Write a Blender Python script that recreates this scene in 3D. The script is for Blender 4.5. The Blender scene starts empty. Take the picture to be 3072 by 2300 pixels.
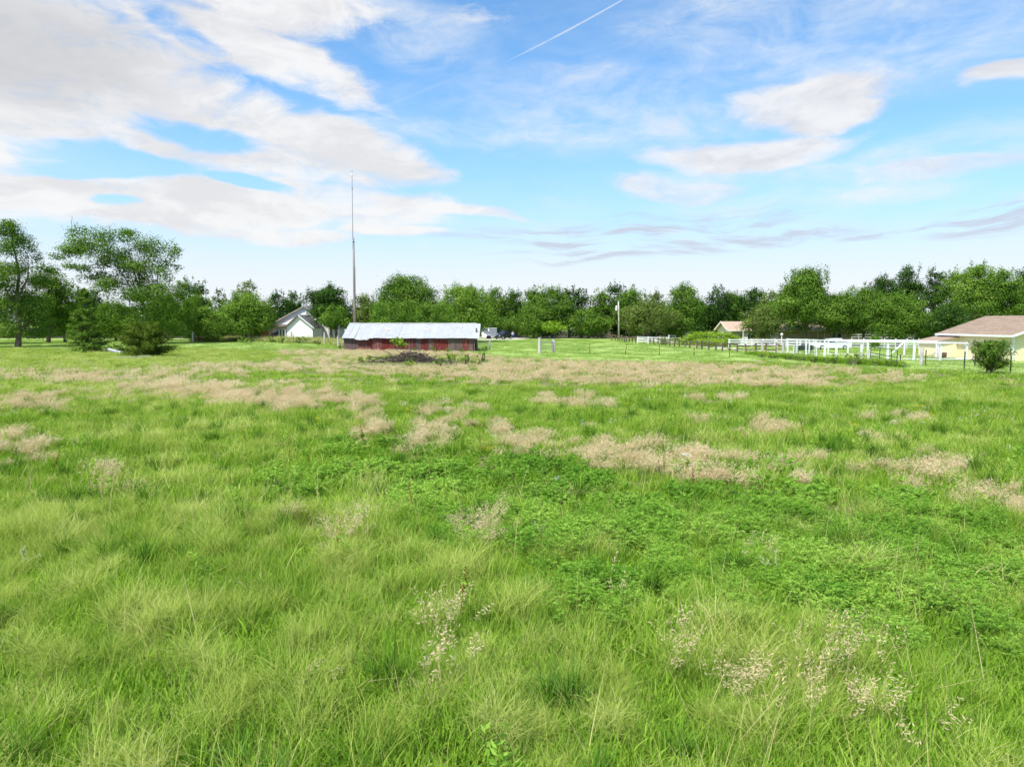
import bpy, bmesh, math
import numpy as np
from mathutils import Vector, Matrix, Euler

S = bpy.context.scene
COL = S.collection
R = math.radians
# ------------------------------------------------------------------ camera, sky, sun, exposure
H, PITCH, F, CX, CY = 3.7, R(5.08), 2048.0, 1536.0, 1150.0
cam_d = bpy.data.cameras.new('camera'); cam = bpy.data.objects.new('camera', cam_d); COL.objects.link(cam)
cam.location = (0, 0, H); cam.rotation_euler = (R(90) - PITCH, 0, 0)
cam_d.sensor_width = 36; cam_d.lens = 36 * F / 3072; cam_d.clip_start = 0.1; cam_d.clip_end = 6000
S.camera = cam
S.view_settings.view_transform = 'Standard'; S.view_settings.look = 'None'
S.view_settings.gamma = 1; S.view_settings.use_curve_mapping = False
S.view_settings.exposure = 0.92
EXP = 2 ** 0.92
S.cycles.max_bounces = 5; S.cycles.diffuse_bounces = 3; S.cycles.transmission_bounces = 3
S.cycles.transparent_max_bounces = 4; S.cycles.adaptive_threshold = .03; S.cycles.caustics_reflective = False; S.cycles.caustics_refractive = False
SUN_EL, SUN_AZ = R(59), R(219)          # azimuth clockwise from +Y; behind and left of the camera
sun_dir = Vector((math.sin(SUN_AZ) * math.cos(SUN_EL), math.cos(SUN_AZ) * math.cos(SUN_EL), math.sin(SUN_EL)))
sun_d = bpy.data.lights.new('sun', 'SUN'); sun_d.energy = 3.9; sun_d.angle = R(3); sun_d.color = (1, 0.955, 0.88)
sun = bpy.data.objects.new('sun', sun_d); COL.objects.link(sun)
sun.rotation_euler = (-sun_dir).to_track_quat('-Z', 'Y').to_euler()

def ray(x, y):
    u, v = (x - CX) / F, (y - CY) / F
    return np.array([u, math.cos(PITCH) - v * math.sin(PITCH), -math.sin(PITCH) - v * math.cos(PITCH)])
def P(x, y, D):                      # the place at distance D along the view that shows at photo pixel x, y
    r = ray(x, y); t = D / r[1]
    return Vector((r[0] * t, D, H + r[2] * t))
def G(x, y):                         # the place on the ground that shows at photo pixel x, y
    r = ray(x, y); t = H / -r[2]
    return Vector((r[0] * t, r[1] * t, 0))
def proj(x, y, z=0.0):               # world -> photo pixel (numpy)
    dz = z - H
    f = y * math.cos(PITCH) - dz * math.sin(PITCH)
    up = y * math.sin(PITCH) + dz * math.cos(PITCH)
    return CX + F * x / f, CY - F * up / f

# ------------------------------------------------------------------ world: sky with clouds
W = bpy.data.worlds.new('World'); S.world = W; W.use_nodes = True
wt = W.node_tree; wt.nodes.clear()
def NW(t, **k):
    n = wt.nodes.new(t)
    for a, b in k.items(): setattr(n, a, b)
    return n
def lk(a, b): wt.links.new(a, b)
def val(sock, v):
    if hasattr(v, 'is_linked'): lk(v, sock)
    else: sock.default_value = v
def M(op, a, b=None, c=None, clamp=False):
    n = NW('ShaderNodeMath', operation=op, use_clamp=clamp)
    val(n.inputs[0], a)
    if b is not None: val(n.inputs[1], b)
    if c is not None: val(n.inputs[2], c)
    return n.outputs[0]
def SM(x, a, b, lo=0.0, hi=1.0):     # smoothstep
    n = NW('ShaderNodeMapRange', interpolation_type='SMOOTHSTEP')
    val(n.inputs['Value'], x)
    for nm, v in zip(('From Min', 'From Max', 'To Min', 'To Max'), (a, b, lo, hi)): val(n.inputs[nm], v)
    return n.outputs[0]
def MIX(f, a, b):
    n = NW('ShaderNodeMix', data_type='RGBA')
    val(n.inputs[0], f)
    for s, v in ((n.inputs[6], a), (n.inputs[7], b)):
        if hasattr(v, 'is_linked'): lk(v, s)
        else: s.default_value = (*v, 1)
    return n.outputs[2]
STR = 0.1
def wcol(r, g, b): k = 1 / (STR * EXP); return (r * k, g * k, b * k)   # radiance as it should show
sky = NW('ShaderNodeTexSky', sky_type='NISHITA'); sky.sun_disc = False
sky.sun_elevation = SUN_EL; sky.sun_rotation = SUN_AZ; sky.altitude = 400; sky.air_density = 1.0; sky.dust_density = 0.6; sky.ozone_density = 2.0
tc = NW('ShaderNodeTexCoord'); sep = NW('ShaderNodeSeparateXYZ'); lk(tc.outputs['Generated'], sep.inputs[0])
dx, dy, dz = sep.outputs
az = M('ARCTAN2', dx, dy); el = M('ARCSINE', dz)
comb = NW('ShaderNodeCombineXYZ'); lk(az, comb.inputs[0]); lk(el, comb.inputs[1])
def NOISE(scale, vec, detail=5, rough=0.55, sx=1, sy=1, off=0.0, dist=0.0):
    mp = NW('ShaderNodeMapping'); lk(vec, mp.inputs[0]); mp.inputs['Scale'].default_value = (sx, sy, 1); mp.inputs['Location'].default_value = (off, off * .7, off)
    n = NW('ShaderNodeTexNoise'); lk(mp.outputs[0], n.inputs['Vector'])
    n.inputs['Scale'].default_value = scale; n.inputs['Detail'].default_value = detail; n.inputs['Roughness'].default_value = rough; n.inputs['Distortion'].default_value = dist
    return n
w1 = NOISE(5, comb.outputs[0], 3, .5, 1, 2.2, 3.1)
vs = NW('ShaderNodeVectorMath', operation='SUBTRACT'); lk(w1.outputs['Color'], vs.inputs[0]); vs.inputs[1].default_value = (.5, .5, .5)
vm = NW('ShaderNodeVectorMath', operation='MULTIPLY'); lk(vs.outputs[0], vm.inputs[0]); vm.inputs[1].default_value = (.16, .06, 0)
va = NW('ShaderNodeVectorMath', operation='ADD'); lk(comb.outputs[0], va.inputs[0]); lk(vm.outputs[0], va.inputs[1])
warp = va.outputs[0]
def azel(x, y):
    r = ray(x, y); return math.atan2(r[0], r[1]), math.asin(r[2] / np.linalg.norm(r))
wsep = NW('ShaderNodeSeparateXYZ'); lk(warp, wsep.inputs[0]); WA, WE = wsep.outputs[0], wsep.outputs[1]
def ELL(x, y, rx, ry, rot=0.0, straight=False, soft=(1.45, .35)):
    a0, e0 = azel(x, y); c2 = math.cos(math.atan((x - CX) / F)); sx, sy = rx / F * c2 * c2, ry / F * c2
    cs, sn = math.cos(R(rot)), math.sin(R(rot)); A, E = (az, el) if straight else (WA, WE)
    ux, uy, vx, vy = cs / sx, -sn / sx, sn / sy, cs / sy
    u = M('MULTIPLY_ADD', E, uy, M('MULTIPLY_ADD', A, ux, -(ux * a0 + uy * e0)))
    v = M('MULTIPLY_ADD', E, vy, M('MULTIPLY_ADD', A, vx, -(vx * a0 + vy * e0)))
    return SM(M('MULTIPLY_ADD', u, u, M('MULTIPLY', v, v)), soft[0] ** 2, soft[1] ** 2)
def MAXALL(L):
    o = L[0]
    for q in L[1:]: o = M('MAXIMUM', o, q)
    return o
# thick clouds (photo px: centre, half sizes, tilt clockwise)
big = MAXALL([ELL(60, 130, 520, 200, 6), ELL(250, 330, 560, 130, 14), ELL(760, 400, 420, 95, 17), ELL(1060, 455, 230, 62, 14),
              ELL(700, 150, 420, 70, 10), ELL(900, 200, 260, 60, 18), ELL(760, 490, 260, 45, 4), ELL(820, 20, 330, 55, 0),
              ELL(120, 580, 420, 80, 4), ELL(560, 585, 400, 58, 8), ELL(1050, 610, 330, 55, 6), ELL(1330, 632, 210, 16, 4),
              ELL(840, 697, 220, 24, -2), ELL(1180, 692, 170, 16, 3), ELL(480, 640, 420, 50, 0), ELL(60, 470, 140, 90, 0),
              ELL(-500, 300, 600, 260, 5), ELL(-300, 600, 420, 110, 0)])
hole = MAXALL([ELL(600, 408, 190, 34, 4), ELL(330, 480, 250, 38, 3), M('MULTIPLY', ELL(560, 118, 150, 34, 28), .55), ELL(250, 497, 220, 26, -4), ELL(760, 560, 130, 16, 8), ELL(330, 612, 90, 18, 0)])
right = MAXALL([ELL(2440, 300, 215, 62, 4), ELL(2530, 350, 160, 40, -3), ELL(2240, 460, 300, 48, 1), M('MULTIPLY', ELL(2010, 570, 180, 34, 3), .62),
                M('MULTIPLY', ELL(2900, 500, 300, 30, -3), .6), ELL(3060, 225, 90, 30, -8), ELL(3500, 300, 400, 80, -4), ELL(3500, 560, 420, 60, 0)])
bn = NOISE(7, warp, 5, .58, 1, 2.6, 11).outputs[0]
fine = NOISE(22, warp, 4, .68, 1, 2.4, 5).outputs[0]
det = M('ADD', M('MULTIPLY', bn, .66), M('MULTIPLY', fine, .34))
dd = M('SUBTRACT', det, .5)
bigd = M('SUBTRACT', big, M('MULTIPLY', hole, .95))
a_big = SM(M('MULTIPLY_ADD', dd, 2.7, bigd), .06, 1.02)
a_right = M('MULTIPLY', SM(M('MULTIPLY_ADD', dd, 1.7, right), .12, .95), .92)
# generic cover of the same kind outside the field of view
vdot = M('COSINE', az)
gen = SM(NOISE(3.2, comb.outputs[0], 4, .55, 1, 2.2, 23).outputs[0], .50, .64)
outside = M('MAXIMUM', SM(vdot, .72, .4), SM(el, R(27), R(38)))
a_gen = M('MULTIPLY', M('MULTIPLY', gen, outside), .85)
# thin veil of cirrus
veil = SM(NOISE(4.2, warp, 5, .62, 1, 3.4, 41, .4).outputs[0], .42, .8)
cir = MAXALL([ELL(2400, 605, 420, 30, 0, soft=(1.4, .3)), ELL(2500, 120, 620, 130, 8, soft=(1.5, .2)), ELL(1400, 390, 280, 40, -3, soft=(1.5, .2)), ELL(2850, 460, 360, 60, -10, soft=(1.4, .3)), ELL(2300, 535, 340, 46, 2, soft=(1.4, .3)),
              ELL(1200, 60, 260, 80, 20, soft=(1.5, .2)), ELL(1800, 330, 400, 90, 4, soft=(1.6, .1))])
a_cir = M('MAXIMUM', M('MULTIPLY', veil, .2), M('MULTIPLY', M('MULTIPLY', cir, SM(det, .3, .68)), .62))
con = M('MAXIMUM', M('MULTIPLY', ELL(1732, 76, 190, 2.3, -22.5, True, (1.4, .2)), .5), M('MULTIPLY', ELL(1215, 295, 205, 3.5, -21.5, True, (1.7, .1)), .07))
con = M('MULTIPLY', con, SM(fine, .25, .55, .45, 1))
# the blue, washing out to white towards the horizon
gsky = NW('ShaderNodeMix', data_type='RGBA', blend_type='MULTIPLY'); gsky.inputs[0].default_value = 1; lk(sky.outputs[0], gsky.inputs[6]); gsky.inputs[7].default_value = (.80, 1.14, 1.28, 1)
haze = M('POWER', SM(el, R(22), R(1.5)), 1.5)
hz_n = M('MULTIPLY', SM(el, R(12), R(3)), SM(NOISE(3, warp, 3, .5, 1, 4, 60).outputs[0], .42, .66))
c0 = MIX(M('MULTIPLY', haze, .8), gsky.outputs[2], wcol(.56, .785, .98))
c0 = MIX(M('MAXIMUM', M('MULTIPLY', SM(el, R(10), R(1.2)), .95), M('MULTIPLY', hz_n, .55)), c0, wcol(.93, .96, 1.0))
c1 = MIX(a_cir, c0, wcol(.86, .92, .98))
c1 = MIX(con, c1, wcol(.92, .95, 1.0))
tone = SM(M('ADD', M('MULTIPLY', NOISE(5.5, warp, 5, .6, 1, 2.6, 70).outputs[0], .75), M('MULTIPLY', fine, .25)), .40, .60)
light_c = MIX(tone, wcol(.80, .795, .81), wcol(.955, .95, .95))
dark_corner = ELL(-60, 120, 420, 150, 0, soft=(1.6, .1))
light_c = MIX(M('MULTIPLY', dark_corner, .6), light_c, wcol(.52, .52, .53))
c2 = MIX(a_gen, c1, light_c)
c2 = MIX(M('MULTIPLY', a_right, 1.0), c2, MIX(tone, wcol(.76, .755, .785), wcol(.93, .925, .93)))
c2 = MIX(M('MULTIPLY', a_big, .96), c2, light_c)
# grey wisps low over the right woods
low = MAXALL([ELL(1930, 690, 420, 40, -2), ELL(1830, 770, 300, 22, -4), ELL(2250, 712, 360, 18, -3), ELL(1640, 735, 280, 16, 3), ELL(3020, 660, 190, 42, -4), ELL(2780, 680, 200, 8, -4)])
wis = SM(NOISE(9, warp, 5, .65, 1, 9, 33).outputs[0], .42, .62)
c2 = MIX(M('MULTIPLY', M('MULTIPLY', low, wis), .8), c2, wcol(.60, .64, .74))
bgn = NW('ShaderNodeBackground'); bgn.inputs['Strength'].default_value = STR; lk(c2, bgn.inputs[0])
wo = NW('ShaderNodeOutputWorld'); lk(bgn.outputs[0], wo.inputs[0])
W.cycles.sampling_method = 'NONE'

# ------------------------------------------------------------------ helpers
def tag(o, label=None, cat=None, group=None, kind=None):
    if label: o['label'] = label
    if cat: o['category'] = cat
    if group: o['group'] = group
    if kind: o['kind'] = kind
    return o
def empty(name, loc, label=None, cat=None, group=None):
    o = bpy.data.objects.new(name, None); COL.objects.link(o); o.location = loc; o.empty_display_size = .3
    return tag(o, label, cat, group)
def wloc(o):
    v = Vector((0, 0, 0))
    while o: v += o.location; o = o.parent
    return v
def link(name, me, parent=None, mats=None):
    o = bpy.data.objects.new(name, me); COL.objects.link(o)
    if mats is not None and not me.materials:
        for m in (mats if isinstance(mats, (list, tuple)) else [mats]): me.materials.append(m)
    if parent: o.parent = parent
    return o
def fastmesh(name, V, Fs, rnd=None, mi=None, smooth=False):
    me = bpy.data.meshes.new(name); V = np.asarray(V, np.float32); Fs = np.asarray(Fs, np.int32)
    n, k = Fs.shape
    me.vertices.add(len(V)); me.vertices.foreach_set('co', V.ravel())
    me.loops.add(n * k); me.loops.foreach_set('vertex_index', Fs.ravel())
    me.polygons.add(n); me.polygons.foreach_set('loop_start', np.arange(0, n * k, k, dtype=np.int32))
    if mi is not None: me.polygons.foreach_set('material_index', np.asarray(mi, np.int32))
    me.update(calc_edges=True)
    if rnd is not None:
        a = me.attributes.new('rnd', 'FLOAT', 'FACE'); a.data.foreach_set('value', np.asarray(rnd, np.float32))
    if smooth: me.polygons.foreach_set('use_smooth', np.ones(n, bool))
    return me
class MB:
    def __init__(s): s.v = []; s.f = []; s.m = []; s.mi = 0
    def quad(s, *p):
        b = len(s.v); s.v += [tuple(q) for q in p]; s.f.append(tuple(range(b, b + len(p)))); s.m.append(s.mi); return s
    def hull8(s, p):                  # 8 corners: bottom loop 0-3, top loop 4-7
        b = len(s.v); s.v += [tuple(q) for q in p]
        for f in ((3, 2, 1, 0), (4, 5, 6, 7), (0, 1, 5, 4), (1, 2, 6, 5), (2, 3, 7, 6), (3, 0, 4, 7)):
            s.f.append(tuple(b + i for i in f)); s.m.append(s.mi)
        return s
    def box(s, c, d, rz=0.0):
        x, y, z = d[0] / 2, d[1] / 2, d[2] / 2; cs, sn = math.cos(rz), math.sin(rz)
        return s.hull8([(c[0] + a * cs - b * sn, c[1] + a * sn + b * cs, c[2] + e) for e in (-z, z) for a, b in ((-x, -y), (x, -y), (x, y), (-x, y))])
    def bar(s, a, b, w, h):           # rectangular bar from a to b
        a, b = Vector(a), Vector(b); d = (b - a).normalized(); up = Vector((0, 0, 1)) if abs(d.z) < .95 else Vector((0, 1, 0))
        r = d.cross(up).normalized() * w / 2; u = r.cross(d).normalized() * h / 2
        return s.hull8([a - r - u, a + r - u, a + r + u, a - r + u, b - r - u, b + r - u, b + r + u, b - r + u])
    def tube(s, pts, rad, n=6, cap=True):
        pts = [Vector(p) for p in pts]; b = len(s.v)
        if not hasattr(rad, '__len__'): rad = [rad] * len(pts)
        for i, p in enumerate(pts):
            d = (pts[min(i + 1, len(pts) - 1)] - pts[max(i - 1, 0)]).normalized()
            up = Vector((0, 0, 1)) if abs(d.z) < .9 else Vector((0, 1, 0))
            r = d.cross(up).normalized(); u = r.cross(d)
            for k in range(n):
                a = 2 * math.pi * k / n; s.v.append(tuple(p + (r * math.cos(a) + u * math.sin(a)) * rad[i]))
        for i in range(len(pts) - 1):
            for k in range(n):
                s.f.append((b + i * n + k, b + i * n + (k + 1) % n, b + (i + 1) * n + (k + 1) % n, b + (i + 1) * n + k)); s.m.append(s.mi)
        if cap:
            s.f.append(tuple(b + k for k in reversed(range(n)))); s.m.append(s.mi)
            e = b + (len(pts) - 1) * n; s.f.append(tuple(e + k for k in range(n))); s.m.append(s.mi)
        return s
    def prism(s, poly, y0, y1):       # polygon in x,z extruded along y
        b = len(s.v); n = len(poly)
        s.v += [(x, y0, z) for x, z in poly] + [(x, y1, z) for x, z in poly]
        s.f.append(tuple(b + i for i in range(n))); s.f.append(tuple(b + n + i for i in reversed(range(n)))); s.m += [s.mi] * 2
        for i in range(n):
            s.f.append((b + i, b + n + i, b + n + (i + 1) % n, b + (i + 1) % n)); s.m.append(s.mi)
        return s
    def build(s, name, mats, parent=None, smooth=False, bevel=0.0, local=False):
        off = Vector((0, 0, 0)) if local else wloc(parent)
        me = bpy.data.meshes.new(name); me.from_pydata([(a - off.x, b - off.y, c - off.z) for a, b, c in s.v], [], s.f)
        me.polygons.foreach_set('material_index', s.m)
        bm = bmesh.new(); bm.from_mesh(me); bmesh.ops.recalc_face_normals(bm, faces=bm.faces); bm.to_mesh(me); bm.free()
        if smooth: me.polygons.foreach_set('use_smooth', [True] * len(me.polygons))
        o = link(name, me, parent, mats)
        if bevel:
            md = o.modifiers.new('bevel', 'BEVEL'); md.width = bevel; md.segments = 2; md.limit_method = 'ANGLE'
        return o
def lumps(x, y, s=1.0, seed=0.0):     # smooth world-space noise, about -1..1
    x = np.asarray(x, float) / s; y = np.asarray(y, float) / s
    return (np.sin(x * 1.3 + 2.1 * np.sin(y * .9 + seed) + seed) + np.sin(y * 1.7 - 1.8 * np.sin(x * .7 + 1.3 * seed)) + .7 * np.sin((x + y) * 2.9 + 1.9 * np.sin(x * 1.9 - y * 1.1) + seed * 2) + .5 * np.sin((x - y) * 5.3 + 1.5 * np.sin(y * 4.1 + x * 1.2) + seed * 3)) / 3.2

# ------------------------------------------------------------------ materials
def nodes(name):
    m = bpy.data.materials.new(name); m.use_nodes = True; t = m.node_tree
    return m, t, t.nodes['Principled BSDF']
def pm(name, c1, c2=None, scale=4.0, rough=.8, stretch=(1, 1, 1), rnd=0.0, bump=0.0, metal=0.0, lo=.35, hi=.65, spec=.3, c3=None, s3=1.0, lo3=.55, hi3=.7, coat=0.0):
    m, t, b = nodes(name); L = t.links.new
    b.inputs['Roughness'].default_value = rough; b.inputs['Metallic'].default_value = metal; b.inputs['Specular IOR Level'].default_value = spec
    b.inputs['Coat Weight'].default_value = coat
    co = t.nodes.new('ShaderNodeTexCoord'); mp = t.nodes.new('ShaderNodeMapping'); L(co.outputs['Object'], mp.inputs[0]); mp.inputs['Scale'].default_value = stretch
    oi = t.nodes.new('ShaderNodeObjectInfo')
    ad = t.nodes.new('ShaderNodeVectorMath'); ad.operation = 'MULTIPLY_ADD'; L(oi.outputs['Random'], ad.inputs[0]); ad.inputs[1].default_value = (37, 19, 53); L(mp.outputs[0], ad.inputs[2])
    def noise(sc, det=6):
        n = t.nodes.new('ShaderNodeTexNoise'); n.inputs['Scale'].default_value = sc; n.inputs['Detail'].default_value = det; n.inputs['Roughness'].default_value = .6; L(ad.outputs[0], n.inputs['Vector']); return n
    def step(src, a, bb):
        r = t.nodes.new('ShaderNodeMapRange'); r.interpolation_type = 'SMOOTHSTEP'; L(src, r.inputs[0]); r.inputs[1].default_value = a; r.inputs[2].default_value = bb; return r.outputs[0]
    def mix(f, a, bb):
        n = t.nodes.new('ShaderNodeMix'); n.data_type = 'RGBA'; L(f, n.inputs[0])
        for s_, v in ((n.inputs[6], a), (n.inputs[7], bb)):
            if isinstance(v, tuple): s_.default_value = (*v, 1)
            else: L(v, s_)
        return n.outputs[2]
    n1 = noise(scale)
    out = mix(step(n1.outputs[0], lo, hi), c1, c2 if c2 else c1)
    if c3: out = mix(step(noise(s3).outputs[0], lo3, hi3), out, c3)
    if rnd:
        hs = t.nodes.new('ShaderNodeHueSaturation'); mr = t.nodes.new('ShaderNodeMapRange'); L(oi.outputs['Random'], mr.inputs[0]); mr.inputs[3].default_value = 1 - rnd; mr.inputs[4].default_value = 1 + rnd
        L(mr.outputs[0], hs.inputs['Value']); L(out, hs.inputs['Color']); out = hs.outputs[0]
    L(out, b.inputs['Base Color'])
    if bump:
        bp = t.nodes.new('ShaderNodeBump'); bp.inputs['Strength'].default_value = bump; bp.inputs['Distance'].default_value = .02; L(n1.outputs[0], bp.inputs['Height']); L(bp.outputs[0], b.inputs['Normal'])
    return m
def leafmat(name, cols, trans=.35, inst=False, rough=.55, spec=.25, tint_amt=1.0):
    """leaf colour from a per-leaf random value and a per-plant tint"""
    m, t, b = nodes(name); L = t.links.new
    at = t.nodes.new('ShaderNodeAttribute'); at.attribute_name = 'rnd'
    fac = at.outputs['Fac']
    if inst:
        ti = t.nodes.new('ShaderNodeAttribute'); ti.attribute_type = 'INSTANCER'; ti.attribute_name = 'tint'
        a = t.nodes.new('ShaderNodeMath'); a.operation = 'MULTIPLY_ADD'; L(fac, a.inputs[0]); a.inputs[1].default_value = .5
        s2 = t.nodes.new('ShaderNodeMath'); s2.operation = 'MULTIPLY'; L(ti.outputs['Fac'], s2.inputs[0]); s2.inputs[1].default_value = .5 * tint_amt; L(s2.outputs[0], a.inputs[2]); fac = a.outputs[0]
    cr = t.nodes.new('ShaderNodeValToRGB'); L(fac, cr.inputs[0]); e = cr.color_ramp.elements
    while len(e) < len(cols): e.new(.5)
    for i, c in enumerate(cols): e[i].position = i / (len(cols) - 1); e[i].color = (*c, 1)
    L(cr.outputs[0], b.inputs['Base Color'])
    tr = t.nodes.new('ShaderNodeBsdfTranslucent'); hs = t.nodes.new('ShaderNodeHueSaturation'); hs.inputs['Saturation'].default_value = 1.1; hs.inputs['Value'].default_value = 1.2; L(cr.outputs[0], hs.inputs['Color']); L(hs.outputs[0], tr.inputs[0])
    ms = t.nodes.new('ShaderNodeMixShader'); ms.inputs[0].default_value = trans; df = t.nodes.new('ShaderNodeBsdfDiffuse'); L(cr.outputs[0], df.inputs[0]); L(df.outputs[0], ms.inputs[1]); t.nodes.remove(b); L(tr.outputs[0], ms.inputs[2])
    L(ms.outputs[0], t.nodes['Material Output'].inputs['Surface'])
    return m
white = pm('white_paint', (.80, .80, .80), (.72, .72, .71), 3, .5)
fence_white = pm('white_vinyl', (.74, .75, .77), (.64, .65, .66), 3, .5, rnd=.08)
bark = pm('bark', (.10, .075, .055), (.19, .155, .12), 6, .95, (1, 1, .25), rnd=.2, bump=.6)
deadwood = pm('dead_wood', (.30, .265, .23), (.42, .38, .34), 6, .95, (1, 1, .3), rnd=.2)
post_grey = pm('weathered_post', (.36, .33, .31), (.52, .49, .47), 8, .9, (1, 1, .15), rnd=.15, bump=.4)
rail_dark = pm('dark_rail', (.085, .06, .042), (.19, .145, .11), 6, .9, (1, 1, .3), rnd=.35, bump=.4)
steel = pm('galvanised', (.42, .43, .44), (.32, .33, .34), 6, .45, metal=.7)
tpost_m = pm('t_post_green', (.035, .06, .04), (.06, .05, .035), 7, .7)
wire_m = pm('wire', (.25, .25, .25), (.15, .13, .11), 3, .6, metal=.6)
yellow_ins = pm('insulator_yellow', (.75, .66, .06), (.6, .5, .05), 9, .5)
green_pipe = pm('green_pipe', (.03, .10, .065), (.02, .06, .05), 5, .5)
black_rubber = pm('rubber', (.02, .02, .02), (.035, .035, .033), 9, .85)
glass_dark = pm('window_glass', (.02, .025, .03), (.03, .035, .04), 2, .06, spec=.8)
gravel_m = pm('pale_gravel', (.62, .58, .52), (.48, .45, .40), 3.5, .95, bump=.3, c3=(.7, .67, .6), s3=.4)

# ------------------------------------------------------------------ ground
def hgt(x, y):                        # gentle swells in the field, flat where it is mown
    x = np.asarray(x, float); y = np.asarray(y, float)
    fade = np.clip((62 - y) / 25, 0, 1) * np.clip((y + 6) / 6, 0, 1)
    return fade * (.10 * lumps(x, y, 5.0, 1.7) + .05 * lumps(x, y, 1.7, 4.2))
bx_, by_ = np.array([0, 250, 560, 800, 1000, 1400, 1480, 1650, 2000, 2300, 2500, 2700, 2900, 3072]), np.array([1040, 1046, 1043, 1048, 1045, 1058, 1068, 1078, 1085, 1082, 1096, 1106, 1113, 1118])
def field_edge(px): return np.interp(px, bx_, by_)   # photo row where the tall field begins
xs = np.concatenate([-np.geomspace(1500, 60, 22), np.linspace(-55, 55, 111), np.geomspace(60, 1500, 22)])
ys = np.concatenate([-np.geomspace(900, 8, 12), np.linspace(-5, 75, 81), np.geomspace(78, 1900, 26)])
gx, gy = np.meshgrid(xs, ys); nx, ny = len(xs), len(ys)
gv = np.stack([gx.ravel(), gy.ravel(), hgt(gx, gy).ravel()], 1)
ii = (np.arange(ny - 1)[:, None] * nx + np.arange(nx - 1)[None]).ravel()
gme = fastmesh('ground', gv, np.stack([ii, ii + 1, ii + 1 + nx, ii + nx], 1), smooth=True)
# where it is mown / tall, stored per vertex so the soil colour follows what grows there
m, t, b = nodes('ground_turf'); L = t.links.new
co = t.nodes.new('ShaderNodeTexCoord')
def gn(sc, st=(1, 1, 1), det=6, ro=.6):
    mp = t.nodes.new('ShaderNodeMapping'); L(co.outputs['Object'], mp.inputs[0]); mp.inputs['Scale'].default_value = st
    n = t.nodes.new('ShaderNodeTexNoise'); n.inputs['Scale'].default_value = sc; n.inputs['Detail'].default_value = det; n.inputs['Roughness'].default_value = ro; L(mp.outputs[0], n.inputs[0]); return n.outputs[0]
def gs(src, a, c):
    r = t.nodes.new('ShaderNodeMapRange'); r.interpolation_type = 'SMOOTHSTEP'; L(src, r.inputs[0]); r.inputs[1].default_value = a; r.inputs[2].default_value = c; return r.outputs[0]
def gm(f, a, c):
    n = t.nodes.new('ShaderNodeMix'); n.data_type = 'RGBA'; L(f, n.inputs[0])
    for s_, v in ((n.inputs[6], a), (n.inputs[7], c)):
        if isinstance(v, tuple): s_.default_value = (*v, 1)
        else: L(v, s_)
    return n.outputs[2]
lawn = gm(gs(gn(.16, (1, .45, 1)), .38, .62), (.20, .30, .065), (.28, .38, .095))
lawn = gm(gs(gn(1.6, (1, .5, 1), 8, .7), .45, .68), lawn, (.34, .42, .14))
lawn = gm(gs(gn(.7, (.6, .35, 1), 7, .65), .55, .72), lawn, (.165, .26, .05))
soil = gm(gs(gn(3.0), .4, .6), (.09, .12, .03), (.17, .16, .07))
va_ = t.nodes.new('ShaderNodeAttribute'); va_.attribute_name = 'tall'
L(gm(va_.outputs['Fac'], lawn, soil), b.inputs['Base Color']); b.inputs['Roughness'].default_value = .95; b.inputs['Specular IOR Level'].default_value = .1
bp = t.nodes.new('ShaderNodeBump'); bp.inputs['Strength'].default_value = .5; bp.inputs['Distance'].default_value = .06; L(gn(9, (1, 1, 1), 8, .75), bp.inputs['Height']); L(bp.outputs[0], b.inputs['Normal'])
ground_m = m
px_, py_ = proj(gv[:, 0], np.maximum(gv[:, 1], .5))
tall = np.clip((py_ - field_edge(px_)) / 8 + .5, 0, 1) * (gv[:, 1] < 120); tall[gv[:, 1] < 3] = 1
a = gme.attributes.new('tall', 'FLOAT', 'POINT'); a.data.foreach_set('value', tall.astype(np.float32))
tag(link('ground', gme, None, ground_m), 'grass covered ground of field and mown lawn', kind='structure')
def ribbon(name, pts, w, z, label, m):
    mb = MB(); pts = [Vector((p.x, p.y, z)) for p in pts]
    rows = []
    for i, p in enumerate(pts):
        d = (pts[min(i + 1, len(pts) - 1)] - pts[max(i - 1, 0)]).normalized(); n = Vector((-d.y, d.x, 0))
        wv = w * (1 + .08 * math.sin(i * 2.3)); rows.append((p - n * wv / 2, p + n * wv / 2))
    for a_, c_ in zip(rows, rows[1:]): mb.quad(a_[0], c_[0], c_[1], a_[1])
    return tag(mb.build(name, m), label, kind='structure')
ribbon('gravel_drive', [G(x, y) for x, y in ((900, 1019), (1200, 1019), (1380, 1020.5), (1430, 1020), (1480, 1018), (1540, 1015.6), (1600, 1013), (1640, 1009))], 9, .008, 'pale gravel drive by the parked trailer', gravel_m)
ribbon('gravel_lane', [G(x, y) for x, y in ((1960, 1019), (2000, 1026), (2040, 1031.5), (2100, 1037), (2170, 1043.5), (2230, 1049), (2300, 1054.5), (2400, 1059), (2500, 1061), (2620, 1063), (2720, 1066), (2850, 1073), (3000, 1080))], 3.0, .008, 'pale gravel lane behind the split rail fence', gravel_m)
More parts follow.
